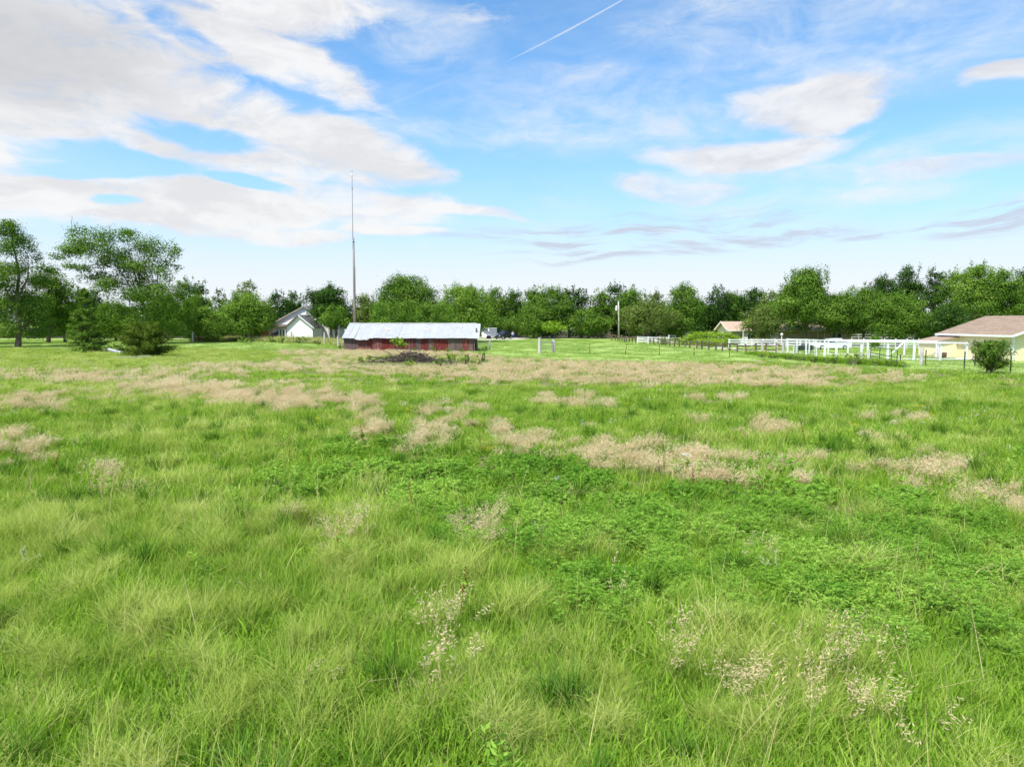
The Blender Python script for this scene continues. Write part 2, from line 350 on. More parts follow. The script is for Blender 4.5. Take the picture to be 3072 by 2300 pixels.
# ------------------------------------------------------------------ barn (long low red shed)
def piece(name, me, parent, loc, rot=(0, 0, 0), scl=(1, 1, 1), mat=None):
    o = bpy.data.objects.new(name, me); COL.objects.link(o); o.parent = parent; o.location = loc; o.rotation_euler = rot; o.scale = scl
    if mat is not None and len(me.materials): o.material_slots[0].link = 'OBJECT'; o.material_slots[0].material = mat
    return o
rb = np.random.default_rng(3)
b_red = pm('barn_red', (.17, .022, .02), (.12, .024, .02), 3, .85, (3, 1, .35), rnd=.12, c3=(.30, .24, .22), s3=5, lo3=.58, hi3=.72, bump=.3)
b_grey = pm('barn_bare_grey', (.16, .115, .105), (.10, .065, .06), 4, .9, (5, 1, .2), rnd=.22, c3=(.22, .07, .06), s3=3, lo3=.6, hi3=.75, bump=.3)
b_peel = pm('barn_peeling', (.17, .032, .028), (.20, .14, .125), 3, .9, (4, 1, .3), rnd=.15, lo=.48, hi=.62, c3=(.36, .32, .29), s3=7, lo3=.62, hi3=.72, bump=.3)
roof_m = pm('barn_roof_metal', (.345, .36, .37), (.39, .405, .415), 1.2, .5, rnd=.05, spec=.4, c3=(.25, .265, .275), s3=.8, lo3=.55, hi3=.8)
dark_wood = pm('dark_timber', (.05, .04, .035), (.09, .075, .065), 4, .9)
X0, X1, YF, YB, ZE, ZR = -21.9, -4.95, 89.0, 97.4, 1.72, 3.56; YM = (YF + YB) / 2
barn = empty('barn', ((X0 + X1) / 2, YF, 0), 'long low red barn with peeling boards and pale metal roof', 'barn')
bo = barn.location
bw = .2; mb = MB(); mb.box((0, 0, ZE / 2), (bw - .012, .035, ZE)); bo_ = mb.build('board', b_red, barn, local=True); bme = bo_.data
bpy.data.objects.remove(bo_)
nb = int((X1 - X0) / bw)
def board_mat(px):
    for lim, q in ((1072, b_grey), (1112, b_peel), (1120, b_red), (1148, b_peel), (1172, b_red), (1215, b_peel), (1232, b_peel), (1249, b_red), (1264, b_grey), (1283, b_red), (1300, b_grey), (1345, b_red), (1385, b_grey), (1408, b_peel)):
        if px < lim: return q
    return b_grey
for i in range(nb):
    x = X0 + bw * (i + .5)
    px = CX + F * x / YF
    piece('board', bme, barn, (x - bo.x, rb.uniform(-.012, .012), rb.uniform(-.06, .02)), (0, rb.normal(0, .006), 0), (1, 1, rb.uniform(.95, 1.0)), board_mat(px) if rb.random() > .04 else (b_peel, b_grey, b_red)[rb.integers(3)])
ng = int((YB - YF) / bw)
for i in range(ng):
    y = YF + .1 + bw * i; zt = ZE + (ZR - ZE) * (1 - abs(y - YM) / (YM - YF)) - .06
    piece('gable_board', bme, barn, (X1 + .0 - bo.x + rb.uniform(-.01, .01), y - YF, 0), (0, 0, R(90)), (1, 1, zt / ZE), (b_peel, b_grey, b_red)[rb.integers(3)])
MB().quad((X0 + .02, YF + .1, 0), (X0 + .02, YB, 0), (X0 + .02, YB, ZE), (X0 + .02, YM, ZR - .1), (X0 + .02, YF + .1, ZE)).build('end_wall', b_grey, barn)
MB().box(((X0 + X1) / 2, YB, ZE / 2), (X1 - X0, .05, ZE)).build('back_wall', b_grey, barn)
MB().box(((X0 + X1) / 2, YF + .03, ZE - .07), (X1 - X0 + .1, .07, .12)).build('eave_board', dark_wood, barn)
cp = MB()
for y_ in (YF - .12, YB + .12):
    pass
cp.box((X1 + .03, YF - .0, ZE / 2), (.14, .14, ZE)).build('corner_post', b_grey, barn)
# corrugated sheets
sw = .81; slope = math.hypot(YM - YF + .35, ZR - ZE + .05); angs = math.atan2(ZR - ZE + .05, YM - YF + .35)
mb = MB(); nc = 14
for k in range(nc):
    xa, xb = k * (sw + .03) / nc, (k + 1) * (sw + .03) / nc; za, zb = .012 * math.cos(k * math.pi), .012 * math.cos((k + 1) * math.pi)
    mb.quad((xa, 0, za), (xb, 0, zb), (xb, slope, zb), (xa, slope, za))
so = mb.build('roof_sheet', roof_m, barn, local=True); sme = so.data; bpy.data.objects.remove(so)
ns = int(math.ceil((X1 - X0 + .35) / sw))
for i in range(ns):
    xo = X0 - .2 + i * sw - bo.x
    dzz = rb.uniform(-.015, .02); dip = {2: -.07, 3: -.04, 5: .03}.get(i, 0) + rb.uniform(-.015, .015)
    piece('roof_sheet', sme, barn, (xo, -.35 + rb.uniform(-.04, .04), ZE - .03 + dzz + dip), (angs - dip * .18, rb.normal(0, .004), rb.normal(0, .003)))
    piece('roof_sheet', sme, barn, (xo + sw, YB - YF + .35, ZE - .03 + dzz), (angs, 0, R(180)))
MB().tube([(X0 - .2 + k * 1.0, YM, ZR + .045 + .02 * math.sin(k * 1.9)) for k in range(18)] + [(X1 + .1, YM, ZR + .04)], .07, 6).build('ridge_cap', roof_m, barn)
rust = pm('rusty_patch', (.52, .46, .40), (.42, .30, .22), 6, .8)
for px, yy in ((1168, 987), (1281, 988)):
    f = 1 - (yy - 971) / 41; D = YF - .35 + (YM - YF + .35) * f; z = ZE - .03 + (ZR - ZE + .05) * f; x = (px - CX) / F * D
    MB().hull8([(x - .38, D - .2, z - .09 + .02), (x + .32, D - .2, z - .09 + .02), (x + .32, D + .25, z + .11 + .02), (x - .38, D + .25, z + .11 + .02), (x - .38, D - .2, z - .09 + .04), (x + .32, D - .2, z - .09 + .04), (x + .32, D + .25, z + .11 + .04), (x - .38, D + .25, z + .11 + .04)]).build('rust_patch', rust, barn)
bent = MB(); bp0 = [(X0 + 1.6 + .35 * k, YF - .42 - .03 * (k % 2), ZE - .06 - (.10, .16, .22, .13, .20, .08)[k % 6]) for k in range(6)]
for a_, c_ in zip(bp0, bp0[1:]): bent.quad(a_, c_, (c_[0], YF - .32, ZE + .0), (a_[0], YF - .32, ZE + .0))
bent.build('bent_edge', roof_m, barn)

# ------------------------------------------------------------------ tall pole with antenna mast behind the barn
pole_m = pm('old_pole_wood', (.30, .24, .18), (.22, .20, .19), 5, .9, (1, 1, .1), bump=.4, c3=(.16, .165, .17), s3=.35, lo3=.4, hi3=.6)
pb = P(1064, 971, 98.5); pt = P(1060.5, 714, 98.5)
pole = empty('antenna_pole', (pb.x, 98.5, 0), 'very tall wooden pole with thin antenna mast rising behind the barn', 'pole')
MB().tube([(pb.x + .02, 98.5, 0), pb, pb.lerp(pt, .5), pt], [.19, .185, .16, .13], 10).build('wooden_pole', pole_m, pole, smooth=True)
m0 = P(1058.6, 722, 98.4); m1 = P(1056, 512, 98.4)
mast = MB().tube([m0 - Vector((0, 0, 1.2)), m0, m0.lerp(m1, .5), m1], [.045, .045, .035, .028], 6).build('mast', pm('mast_steel', (.12, .15, .17), (.2, .23, .25), 3, .5, metal=.5), pole)
aq = P(1055, 524, 98.3)
MB().box(aq, (.22, .16, .36)).build('antenna_box', white, pole, bevel=.02)
MB().tube([P(1056.5, 566, 98.3) - Vector((0, 0, .15)), P(1056.5, 566, 98.3) + Vector((0, 0, .15))], .08, 8).build('bracket', steel, pole)
MB().box(P(1060, 722, 98.35), (.2, .12, .22)).build('clamp', steel, pole)
MB().tube([P(1066, 800, 98.3), P(1067.5, 970, 98.3)], .015, 5).build('cable', wire_m, pole)
MB().tube([P(1058.8, 925, 98.2), P(1059.3, 971, 98.2), (P(1059.3, 971, 98.2).x, 98.2, 0)], .05, 6).build('conduit', pm('conduit_brown', (.10, .05, .03), (.07, .05, .04), 4, .7), pole)

# ------------------------------------------------------------------ white house on the left
siding = pm('white_siding', (.87, .87, .84), (.82, .82, .78), 1.2, .6, rnd=.04)
roof_grey = pm('grey_shingle', (.105, .10, .105), (.17, .165, .17), 9, .9, (1, 1, 3), bump=.5)
trim_brown = pm('brown_trim', (.13, .085, .07), (.18, .12, .10), 3, .7)
house = empty('white_house', (-45, 140, 0), 'white sided farmhouse with two gables and dark grey roof', 'house')
def siding_gable(parent, xl, xr, xa, ze, za, y, step=.2):
    z = 0.0; k = 0
    while z < za - .05:
        z1 = min(z + step - .015, za)
        def ext(zz):
            if zz <= ze: return xl, xr
            f = (zz - ze) / (za - ze); return xl + (xa - xl) * f, xr + (xa - xr) * f
        (a0, b0), (a1, b1) = ext(z), ext(z1)
        MB().hull8([(a0, y - .03, z), (b0, y - .03, z), (b0, y, z), (a0, y, z), (a1, y - .012, z1), (b1, y - .012, z1), (b1, y, z1), (a1, y, z1)]).build('siding_board', siding, parent)
        z += step; k += 1
def gable_roof_y(parent, xl, xr, xa, ze, za, y0, y1, m, t=.14, over=.35, name='roof'):
    sl = (za - ze) / (xa - xl); sr = (za - ze) / (xr - xa); u = .06
    mb = MB()
    for (xe, s_, sg) in ((xl, sl, -1), (xr, sr, 1)):
        e = (xe + sg * over, ze - s_ * over + u); r_ = (xa, za + u)
        mb.hull8([(e[0], y0 - over, e[1]), (r_[0], y0 - over, r_[1]), (r_[0], y1, r_[1]), (e[0], y1, e[1]),
                  (e[0], y0 - over, e[1] + t), (r_[0], y0 - over, r_[1] + t), (r_[0], y1, r_[1] + t), (e[0], y1, e[1] + t)])
    return mb.build(name, m, parent)
xl, xr, xa = -46.1, -40.75, -43.6
siding_gable(house, xl, xr, xa, 2.8, 5.15, 140)
MB().box(((xl + xr) / 2, 143.6, 1.4), (xr - xl, 7.1, 2.8)).build('wing_wall', siding, house)
MB().prism([(xl, 2.8), (xr, 2.8), (xa, 5.15)], 140.05, 147.1).build('wing_gable_core', siding, house)
gable_roof_y(house, xl, xr, xa, 2.8, 5.15, 140, 147.2, roof_grey, over=.38)
for q in ((xl, -1), (xr, 1)):
    s_ = (5.15 - 2.8) / (xa - q[0]) if q[1] < 0 else (5.15 - 2.8) / (q[0] - xa)
    MB().bar((q[0] + q[1] * .4, 139.6, 2.8 - s_ * .4 + .1), (xa, 139.6, 5.15 + .1), .05, .22).build('rake_board', (trim_brown if q[1] < 0 else white), house)
MB().box((xr + .42, 143.3, 2.62), (.12, 7.3, .14)).build('gutter', trim_brown, house)
MB().tube([(xr + .12, 139.9, 2.6), (xr + .12, 139.9, .1)], .075, 6).build('downspout', pm('downspout_dark', (.07, .075, .08), None, 3, .5), house)
xl2, xr2, xa2, ze2, za2 = -51.7, -37.4, -44.6, 3.3, 7.05
siding_gable(house, xl2, xr2, xa2, ze2, za2, 147.3)
MB().box(((xl2 + xr2) / 2, 153.5, ze2 / 2), (xr2 - xl2, 12.2, ze2)).build('main_wall', siding, house)
MB().prism([(xl2, ze2), (xr2, ze2), (xa2, za2)], 147.36, 159.6).build('main_gable_core', siding, house)
gable_roof_y(house, xl2, xr2, xa2, ze2, za2, 147.3, 159.9, roof_grey, over=.4)
for sg, xe in ((-1, xl2), (1, xr2)):
    s_ = (za2 - ze2) / abs(xa2 - xe)
    MB().bar((xe + sg * .4, 146.9, ze2 - s_ * .4 + .1), (xa2, 146.9, za2 + .1), .05, .26).build('rake_board', pm('taupe_trim', (.30, .26, .23), (.36, .31, .28), 3, .7), house)
MB().box((-35.3, 153.5, 1.3), (4.2, 8.5, 2.6)).build('side_wall', siding, house)
MB().prism([(-37.4, 2.6), (-33, 2.6), (-35.2, 3.4)], 149.1, 157.9).build('side_roof', roof_grey, house)
MB().box((-49.6, 146.0, 3.2), (5.3, 2.3, .2)).build('porch_roof', trim_brown, house)
for px, D in ((811.5, 147.0), (819.5, 145.1), (862, 145.1)):
    x = (px - CX) / F * D; p_ = MB().box((x, D, 1.55), (.2, .2, 3.1)).build('porch_post', trim_brown, house)
    for sg in (-1, 1): MB().bar((x, D, 2.55), (x + sg * .45, D, 3.08), .08, .1).build('brace', trim_brown, p_)
MB().box((-46.95, 141.0, 2.55), (1.9, 1.6, .2)).build('entry_roof', pm('entry_dark', (.08, .08, .085), None, 3, .8), house)
for x in (-47.75, -46.5): MB().box((x, 140.35, 1.22), (.17, .17, 2.44)).build('entry_post', white, house)
dr = MB().box((-46.9, 141.75, 1.1), (1.0, .06, 2.1)).build('door', pm('door_dark', (.03, .03, .035), None, 3, .5), house)
MB().tube([(-46.5, 141.7, 1.1), (-46.5, 141.6, 1.1)], .03, 6).build('handle', steel, dr)
MB().hull8([(-50.2, 141.2, 0), (-47.9, 141.2, 0), (-47.9, 142.2, 0), (-50.2, 142.2, 0), (-50.2, 141.2, 1.05), (-47.9, 141.2, 2.3), (-47.9, 142.2, 2.3), (-50.2, 142.2, 1.05)]).build('ramp_wall', pm('ramp_grey', (.10, .10, .105), (.14, .14, .14), 4, .8), house)
MB().bar((-50.2, 141.1, 1.12), (-47.9, 141.1, 2.4), .08, .1).build('ramp_rail', white, house)
MB().tube([(-45.65, 150, 5.8), (-45.65, 150, 7.75)], .22, 10).tube([(-45.65, 150, 7.55), (-45.65, 150, 7.8)], .3, 10).build('flue_pipe', pm('flue_metal', (.75, .77, .8), None, 3, .4, metal=.3), house)
MB().box((-50.15, 147.2, 2.2), (.5, .06, .35)).build('vent', trim_brown, house)
panel_o = pm('orange_wood', (.38, .17, .07), (.28, .13, .06), 5, .9, (1, 1, .3), rnd=.15)
wp = empty('wood_panel', ((797 - CX) / F * 138, 138, 0), 'rusty orange board panel standing in weeds left of the white house', 'panel')
for k in range(7): MB().box((wp.location.x - .78 + .26 * k, 138, 1.0 + .02 * (k % 3)), (.24, .05, 2.1)).build('plank', panel_o, wp)
for z in (.5, 1.7): MB().box((wp.location.x, 138.05, z), (1.8, .05, .1)).build('batten', panel_o, wp)

# ------------------------------------------------------------------ tan roofed ranch house in the middle right
cream = pm('cream_wall', (.66, .60, .40), (.58, .52, .34), 1.5, .8)
tan_wall = pm('tan_wall', (.46, .38, .24), (.52, .43, .28), 1.5, .8)
tan_roof = pm('tan_shingle', (.36, .255, .185), (.42, .31, .235), 7, .9, (1, 1, 3), bump=.4)
ranch = empty('ranch_house', (45, 113, 0), 'long cream ranch house with tan shingle roof behind round tree', 'house')
rx0, rx1, ry0, ry1, rze, rza = 35.9, 56.0, 113.0, 119.4, 2.5, 3.75
MB().box(((rx0 + rx1) / 2, (ry0 + ry1) / 2, rze / 2), (rx1 - rx0, ry1 - ry0, rze)).build('wall', tan_wall, ranch)
MB().quad((rx0 - .01, ry0 + .0, 0), (rx0 - .01, ry1, 0), (rx0 - .01, ry1, rze), (rx0 - .01, (ry0 + ry1) / 2, rza - .02), (rx0 - .01, ry0, rze)).build('gable_wall', cream, ranch)
ym = (ry0 + ry1) / 2; ov = .45; sl = (rza - rze) / (ym - ry0); mb = MB()
for ye, sg in ((ry0, -1), (ry1, 1)):
    e = (ye + sg * ov, rze - sl * ov + .05)
    mb.hull8([(rx0 - .5, e[0], e[1]), (rx1 + .5, e[0], e[1]), (rx1 + .5, ym, rza + .05), (rx0 - .5, ym, rza + .05), (rx0 - .5, e[0], e[1] + .12), (rx1 + .5, e[0], e[1] + .12), (rx1 + .5, ym, rza + .17), (rx0 - .5, ym, rza + .17)])
rf = mb.build('roof', tan_roof, ranch)
trim_c = pm('cream_trim', (.74, .68, .56), None, 2, .6)
for ye, sg in ((ry0, -1), (ry1, 1)):
    MB().bar((rx0 - .53, ye + sg * ov, rze - sl * ov + .1), (rx0 - .53, ym, rza + .1), .05, .24).build('rake_board', trim_c, rf)
MB().box(((rx0 + rx1) / 2, ry0 - ov - .03, rze - sl * ov + .09), (rx1 - rx0 + 1, .05, .22)).build('fascia', trim_c, rf)
def window(parent, x, y, z, w, h, frame=white, n=2):
    f = MB(); f.box((x, y - .03, z + h / 2), (w + .16, .05, .08)).box((x, y - .03, z - h / 2), (w + .2, .07, .08))
    for k in range(n + 1): f.box((x - w / 2 + w * k / n, y - .03, z), (.08, .05, h - .08))
    wo_ = f.build('window', frame, parent)
    for k in range(n): MB().box((x - w / 2 + w * (k + .5) / n, y - .012, z), (w / n - .08, .02, h - .08)).build('pane', glass_dark, wo_)
window(ranch, (2508 - CX) / F * 113, 113, 1.5, 1.5, 1.1)
window(ranch, (2218 - CX) / F * 113, 113, 1.35, 1.0, 1.2)
window(ranch, (2250 - CX) / F * 113, 113, 1.35, 1.0, 1.2)
rd = MB().box(((2232 - CX) / F * 113, 112.97, 1.02), (.9, .06, 2.0)).build('door', white, ranch)
MB().tube([((2232 - CX) / F * 113 + .35, 112.9, 1), ((2232 - CX) / F * 113 + .35, 112.86, 1)], .035, 6).build('handle', steel, rd)
for px in (2453, 2473, 2190, 2229): MB().box(((px - CX) / F * 112.2, 112.4, 1.12), (.11, .11, 2.24)).build('porch_post', trim_c, ranch)
# ------------------------------------------------------------------ yellow building at the right edge
yel = pm('yellow_siding', (.76, .68, .43), (.70, .63, .40), .9, .75, c3=(.62, .55, .36), s3=1.5, lo3=.6, hi3=.85)
brn_roof = pm('brown_shingle', (.29, .215, .15), (.35, .27, .20), 3.0, .9, (1, 1, 1), rnd=.10, bump=.4, c3=(.26, .185, .15), s3=9, lo3=.5, hi3=.6)
gar = empty('yellow_building', (53, 66, 0), 'pale yellow building with brown shingle roof at right edge', 'building')
wx0, wx1, wy0, wy1, wze, wza = 48.4, 58.4, 66.0, 76.9, 2.52, 4.3
xm = (wx0 + wx1) / 2
MB().box((xm, (wy0 + wy1) / 2, wze / 2), (wx1 - wx0, wy1 - wy0, wze)).build('wall', yel, gar)
MB().prism([(wx0, wze), (wx1, wze), (xm, wza)], wy0, wy1).build('gable_wall', yel, gar)
sl = (wza - wze) / (xm - wx0); ov = .5; mb = MB()
for xe, sg in ((wx0, -1), (wx1, 1)):
    e = (xe + sg * ov, wze - sl * ov + .04)
    mb.hull8([(e[0], wy0 - .6, e[1]), (xm, wy0 - .6, wza + .04), (xm, wy1 + .5, wza + .04), (e[0], wy1 + .5, e[1]), (e[0], wy0 - .6, e[1] + .1), (xm, wy0 - .6, wza + .14), (xm, wy1 + .5, wza + .14), (e[0], wy1 + .5, e[1] + .1)])
yr = mb.build('roof', brn_roof, gar)
# shingle courses on the slope towards the camera
L_ = math.hypot(xm - wx0 + ov, wza - wze + sl * ov); th = math.atan2(wza - wze + sl * ov, xm - wx0 + ov); ncs = 27; cl = L_ / ncs
rsh = np.random.default_rng(5)
mb = MB(); mb.hull8([(0, 0, 0), (cl * 1.05, 0, 0), (cl * 1.05, 1, 0), (0, 1, 0), (0, 0, .022), (cl * 1.05, 0, .004), (cl * 1.05, 1, .004), (0, 1, .022)])
s0 = mb.build('shingle', brn_roof, gar, local=True); shm = s0.data; bpy.data.objects.remove(s0)
for k in range(ncs):
    y = wy0 - .6
    nseg = 11; seg = (wy1 + .5 - wy0 + .6) / nseg
    for q in range(nseg):
        d = k * cl
        piece('shingle', shm, gar, (wx0 - ov + d * math.cos(th) - 53, y + q * seg - 66, wze - sl * ov + .142 + d * math.sin(th)), (0, -th, 0), (1, seg * .996, 1 + rsh.uniform(-.2, .4)))
MB().box((wx0 - ov - .03, (wy0 + wy1) / 2 - .05, wze - sl * ov + .06), (.06, wy1 - wy0 + 1.15, .2)).build('fascia', white, yr)
for xe, sg in ((wx0, -1), (wx1, 1)):
    MB().bar((xe + sg * ov, wy0 - .63, wze - sl * ov + .08), (xm, wy0 - .63, wza + .08), .05, .2).build('rake_board', white, yr)
MB().tube([(wx0 - ov - .05, wy1 + .35, 2.2), (wx0 - .1, wy1 + .1, 1.95), (wx0 - .1, wy1 + .1, .2)], .05, 6).build('downspout', white, gar)
MB().box((wx0 - .02, wy0 - .02, wze / 2 - .02), (.16, .16, wze - .06)).build('corner_trim', white, gar)
for k in range(1, 9): MB().box((wx0 - .012, wy0 + k * 1.22, wze / 2 - .05), (.024, .03, wze - .14)).build('batten', yel, gar)
for k in range(1, 4): MB().box((wx0 + k * 1.22, wy0 - .012, wze / 2 - .05), (.03, .024, wze - .14)).build('batten', yel, gar)
lx0, ly0, ly1 = 46.2, 74.2, 77.6
MB().hull8([(lx0, ly0, 0), (wx0 - .005, ly0, 0), (wx0 - .005, ly1, 0), (lx0, ly1, 0), (lx0, ly0, 1.66), (wx0 - .005, ly0, 2.14), (wx0 - .005, ly1, 2.14), (lx0, ly1, 1.66)]).build('lean_to_wall', yel, gar)
MB().hull8([(lx0 - .25, ly0 - .3, 1.63), (wx0 - .006, ly0 - .3, 2.17), (wx0 - .006, ly1 + .3, 2.17), (lx0 - .25, ly1 + .3, 1.63), (lx0 - .25, ly0 - .3, 1.71), (wx0 - .006, ly0 - .3, 2.25), (wx0 - .006, ly1 + .3, 2.25), (lx0 - .25, ly1 + .3, 1.71)]).build('lean_to_roof', pm('brown_tin', (.27, .19, .14), (.33, .25, .19), 3, .8), gar)
MB().box((lx0 + .03, ly0 - .03, .82), (.14, .1, 1.64)).build('corner_trim', white, gar)
fb = empty('feed_bin', (G(2829, 1073.5).x, G(2829, 1073.5).y, 0), 'small black bin with brown band by the lean-to wall', 'bin')
c_ = fb.location
MB().box((c_.x, c_.y, .26), (.5, .45, .5)).build('bin_body', pm('bin_black', (.03, .028, .027), None, 3, .6), fb, bevel=.03)
MB().box((c_.x, c_.y, .36), (.53, .48, .12)).build('band', pm('bin_brown', (.25, .10, .06), None, 3, .6), fb)
MB().box((c_.x, c_.y, .54), (.56, .5, .06)).build('lid', pm('bin_lid', (.06, .05, .045), None, 3, .6), fb, bevel=.02)

# ------------------------------------------------------------------ fences
def fence(name, label, pts, rails, post=(.11, .11), ph=1.3, railw=(.05, .12), mp=None, mr=None, rail_name='rail', sag=0.0, seed=1, cap=False, cat='fence', lean=0.0, front=True, jit=0.0):
    """posts stand at ground points pts; rails run from post to post at the given heights"""
    rg = np.random.default_rng(seed); o = pts[0]
    f = empty(name, (o.x, o.y, 0), label, cat); tops = []
    for i, p in enumerate(pts):
        h = (ph[i] if hasattr(ph, '__len__') else ph) * (1 + rg.uniform(-jit, jit)); lx = rg.normal(0, lean)
        d = (pts[min(i + 1, len(pts) - 1)] - pts[max(i - 1, 0)]); rz = math.atan2(d.y, d.x)
        mb = MB(); w, e = post
        cs, sn = math.cos(rz), math.sin(rz); cor = [(a * cs - c * sn, a * sn + c * cs) for a, c in ((-w / 2, -e / 2), (w / 2, -e / 2), (w / 2, e / 2), (-w / 2, e / 2))]
        mb.hull8([(p.x + a, p.y + c, -.05) for a, c in cor] + [(p.x + a + lx * h, p.y + c, h) for a, c in cor])
        po = mb.build('post', mp, f)
        if cap: MB().box((p.x + lx * h, p.y, h + .02), (w + .05, e + .05, .05), rz).build('cap', mp, po)
        tops.append((p, lx, h, Vector((-math.sin(rz), math.cos(rz), 0))))
    for (p, l0, h0, n0), (q, l1, h1, n1) in zip(tops, tops[1:]):
        off = -(post[1] / 2 + railw[0] / 2 + .003) if front else 0
        for r_ in rails:
            za, zb = r_ + rg.normal(0, sag), r_ + rg.normal(0, sag)
            nn = (n0 + n1) / 2
            if nn.y < 0: nn = -nn
            MB().bar((p.x + l0 * za + nn.x * off, p.y + nn.y * off, za), (q.x + l1 * zb + nn.x * off, q.y + nn.y * off, zb), railw[0], railw[1]).build(rail_name, mr or mp, f)
    return f
fence('white_rail_fence', 'short white three rail fence left of the green hedge', [G(x, y) for x, y in ((1913, 1031), (1944, 1031.4), (1975, 1031.8), (2006, 1032))], (.42, .78, 1.12), ph=[1.24, 1.24, 1.24, 1.55], mp=fence_white, post=(.16, .16), railw=(.05, .16), cap=True)
fence('white_rail_fence', 'white three rail fence between the hedge and the tall pipe pen', [G(x, y) for x, y in ((2187, 1041), (2221, 1040.6), (2255, 1040.8), (2289, 1041), (2324, 1041), (2359, 1041.4), (2400, 1042), (2440, 1042.4), (2480, 1043))], (.38, .75, 1.1), ph=1.22, mp=fence_white, post=(.17, .17), railw=(.05, .17), cap=True)
fence('grey_board_fence', 'grey white four board fence far behind the pipe pen', [G(x, y) for x, y in ((2500, 1045), (2520, 1045.2), (2554, 1045.5), (2590, 1046), (2652, 1046.3), (2686, 1046.6), (2720, 1047), (2755, 1047.4))], (.3, .62, .94, 1.26), ph=1.5, mp=fence_white, mr=pm('grey_board', (.55, .56, .58), (.45, .46, .47), 4, .7), railw=(.04, .12), seed=4)
fence('grey_board_fence', 'dull grey rail fence in the shade behind the ranch house yard', [G(x, y) for x, y in ((2540, 1030), (2575, 1030.2), (2610, 1030.4), (2645, 1031), (2690, 1031.4), (2740, 1032))], (.7, 1.15, 1.6), ph=1.75, mp=post_grey, mr=post_grey, railw=(.05, .13), seed=9)
dk = [(1804, 1015, 2.0), (1809, 1016, 1.9), (1815, 1016, 1.8), (1824, 1016.3, 1.9), (1830, 1016.6, 1.6), (1836, 1020.5), (1846, 1021.3), (1853, 1022), (1858.5, 1023), (1866, 1023.8), (1873, 1025), (1879, 1026), (1888, 1027), (1897, 1027.7), (1907, 1028), (1915, 1028.6), (1931, 1029.6), (1944, 1031), (1950, 1032), (1961, 1033), (1974, 1034.5), (1985, 1036), (1996, 1037.5), (2009, 1039), (2023, 1040), (2038, 1041.3), (2056, 1043.5), (2069, 1045), (2090, 1046.3), (2106, 1047.8), (2126, 1049.6), (2148, 1051.6), (2167, 1053.3), (2188, 1056), (2212, 1058), (2238, 1060.8), (2267, 1060.5), (2297, 1060), (2328, 1060.5), (2350, 1061)]
fence('split_rail_fence', 'dark weathered split rail fence crossing the lawn towards the pen', [G(d[0], d[1]) for d in dk], (.52, .98), ph=[(d[2] if len(d) > 2 else 1.22) for d in dk], mp=rail_dark, post=(.16, .16), railw=(.07, .13), sag=.08, seed=7, lean=.04, jit=.12, front=False)
for (x, y, h, lab) in ((2286, 1062.5, 1.48, 'tall grey timber post at the left end of the fence line weeds'), (2329, 1056, 1.5, 'slim grey timber post between two thicker ones by the split rails'), (2348.5, 1062.5, 1.5, 'grey timber post just left of the white pipe pen corner'), (2382, 1066, 1.25, 'dark weathered post just inside the pen corner'), (2605, 1077, .95, 'squat grey post at the hinge side of the green gate'), (2763, 1094, 1.5, 'brown timber post alone right of the green gate'), (875, 1023, 1.95, 'short grey post against the white house wall')):
    g = G(x, y); MBp = MB().tube([(g.x, g.y, -.05), (g.x + .02, g.y, h * .5), (g.x + .01, g.y, h)], [.16, .15, .145], 9)
    tag(MBp.build('timber_post', post_grey), lab, 'post')
# white pipe pen: tall posts carrying one top rail
pen = empty('pipe_pen', G(2362, 1061), 'tall white pen of square posts with single top rail', 'fence')
near = [(2362, 1061, 1.78), (2417, 1067, 1.84), (2446, 1071, 1.85), (2473, 1073, 1.87), (2508, 1074, 1.8), (2583, 1075.5, 1.77), (2662, 1077.5, 1.82), (2741, 1081, 1.80), (2820, 1081.5, 1.74), (2897, 1081.5, 1.75)]
far = [(2362, 1061, 1.78), (2390, 1056, 1.62), (2427, 1061, 1.68), (2484, 1063, 1.68), (2543, 1063.5, 1.70), (2602, 1065, 1.72), (2712, 1066, 1.72), (2808, 1071, 1.70)]
for row in (near, far):
    pp = []
    for k, (x, y, h) in enumerate(row):
        g = G(x, y); h = h + .05
        if not (row is far and k == 0):
            p_ = MB().box((g.x, g.y, h / 2), (.17 if row is near else .13, .17 if row is near else .13, h)).build('post', fence_white, pen)
        pp.append((g, h))
    for (a_, ha), (c_, hc) in zip(pp, pp[1:]):
        MB().bar((a_.x, a_.y - .17, ha - .07), (c_.x, c_.y - .17, hc - .07), .05, .11).build('top_rail', fence_white, pen)
a_, c_ = G(2690, 1080), G(2897, 1081.5)
MB().bar((a_.x, a_.y - .1, .14), (c_.x, c_.y - .1, .14), .05, .08).build('bottom_rail', fence_white, pen)
a_, c_ = G(2897, 1081.5), G(2808, 1071); MB().bar((a_.x, a_.y, 1.7), (c_.x, c_.y, 1.64), .06, .15).build('top_rail', fence_white, pen)
a_, c_ = G(2712, 1066), G(2672, 1066); MB().bar((a_.x, a_.y, 1.6), (c_.x, c_.y, .15), .09, .12).build('brace', fence_white, pen)
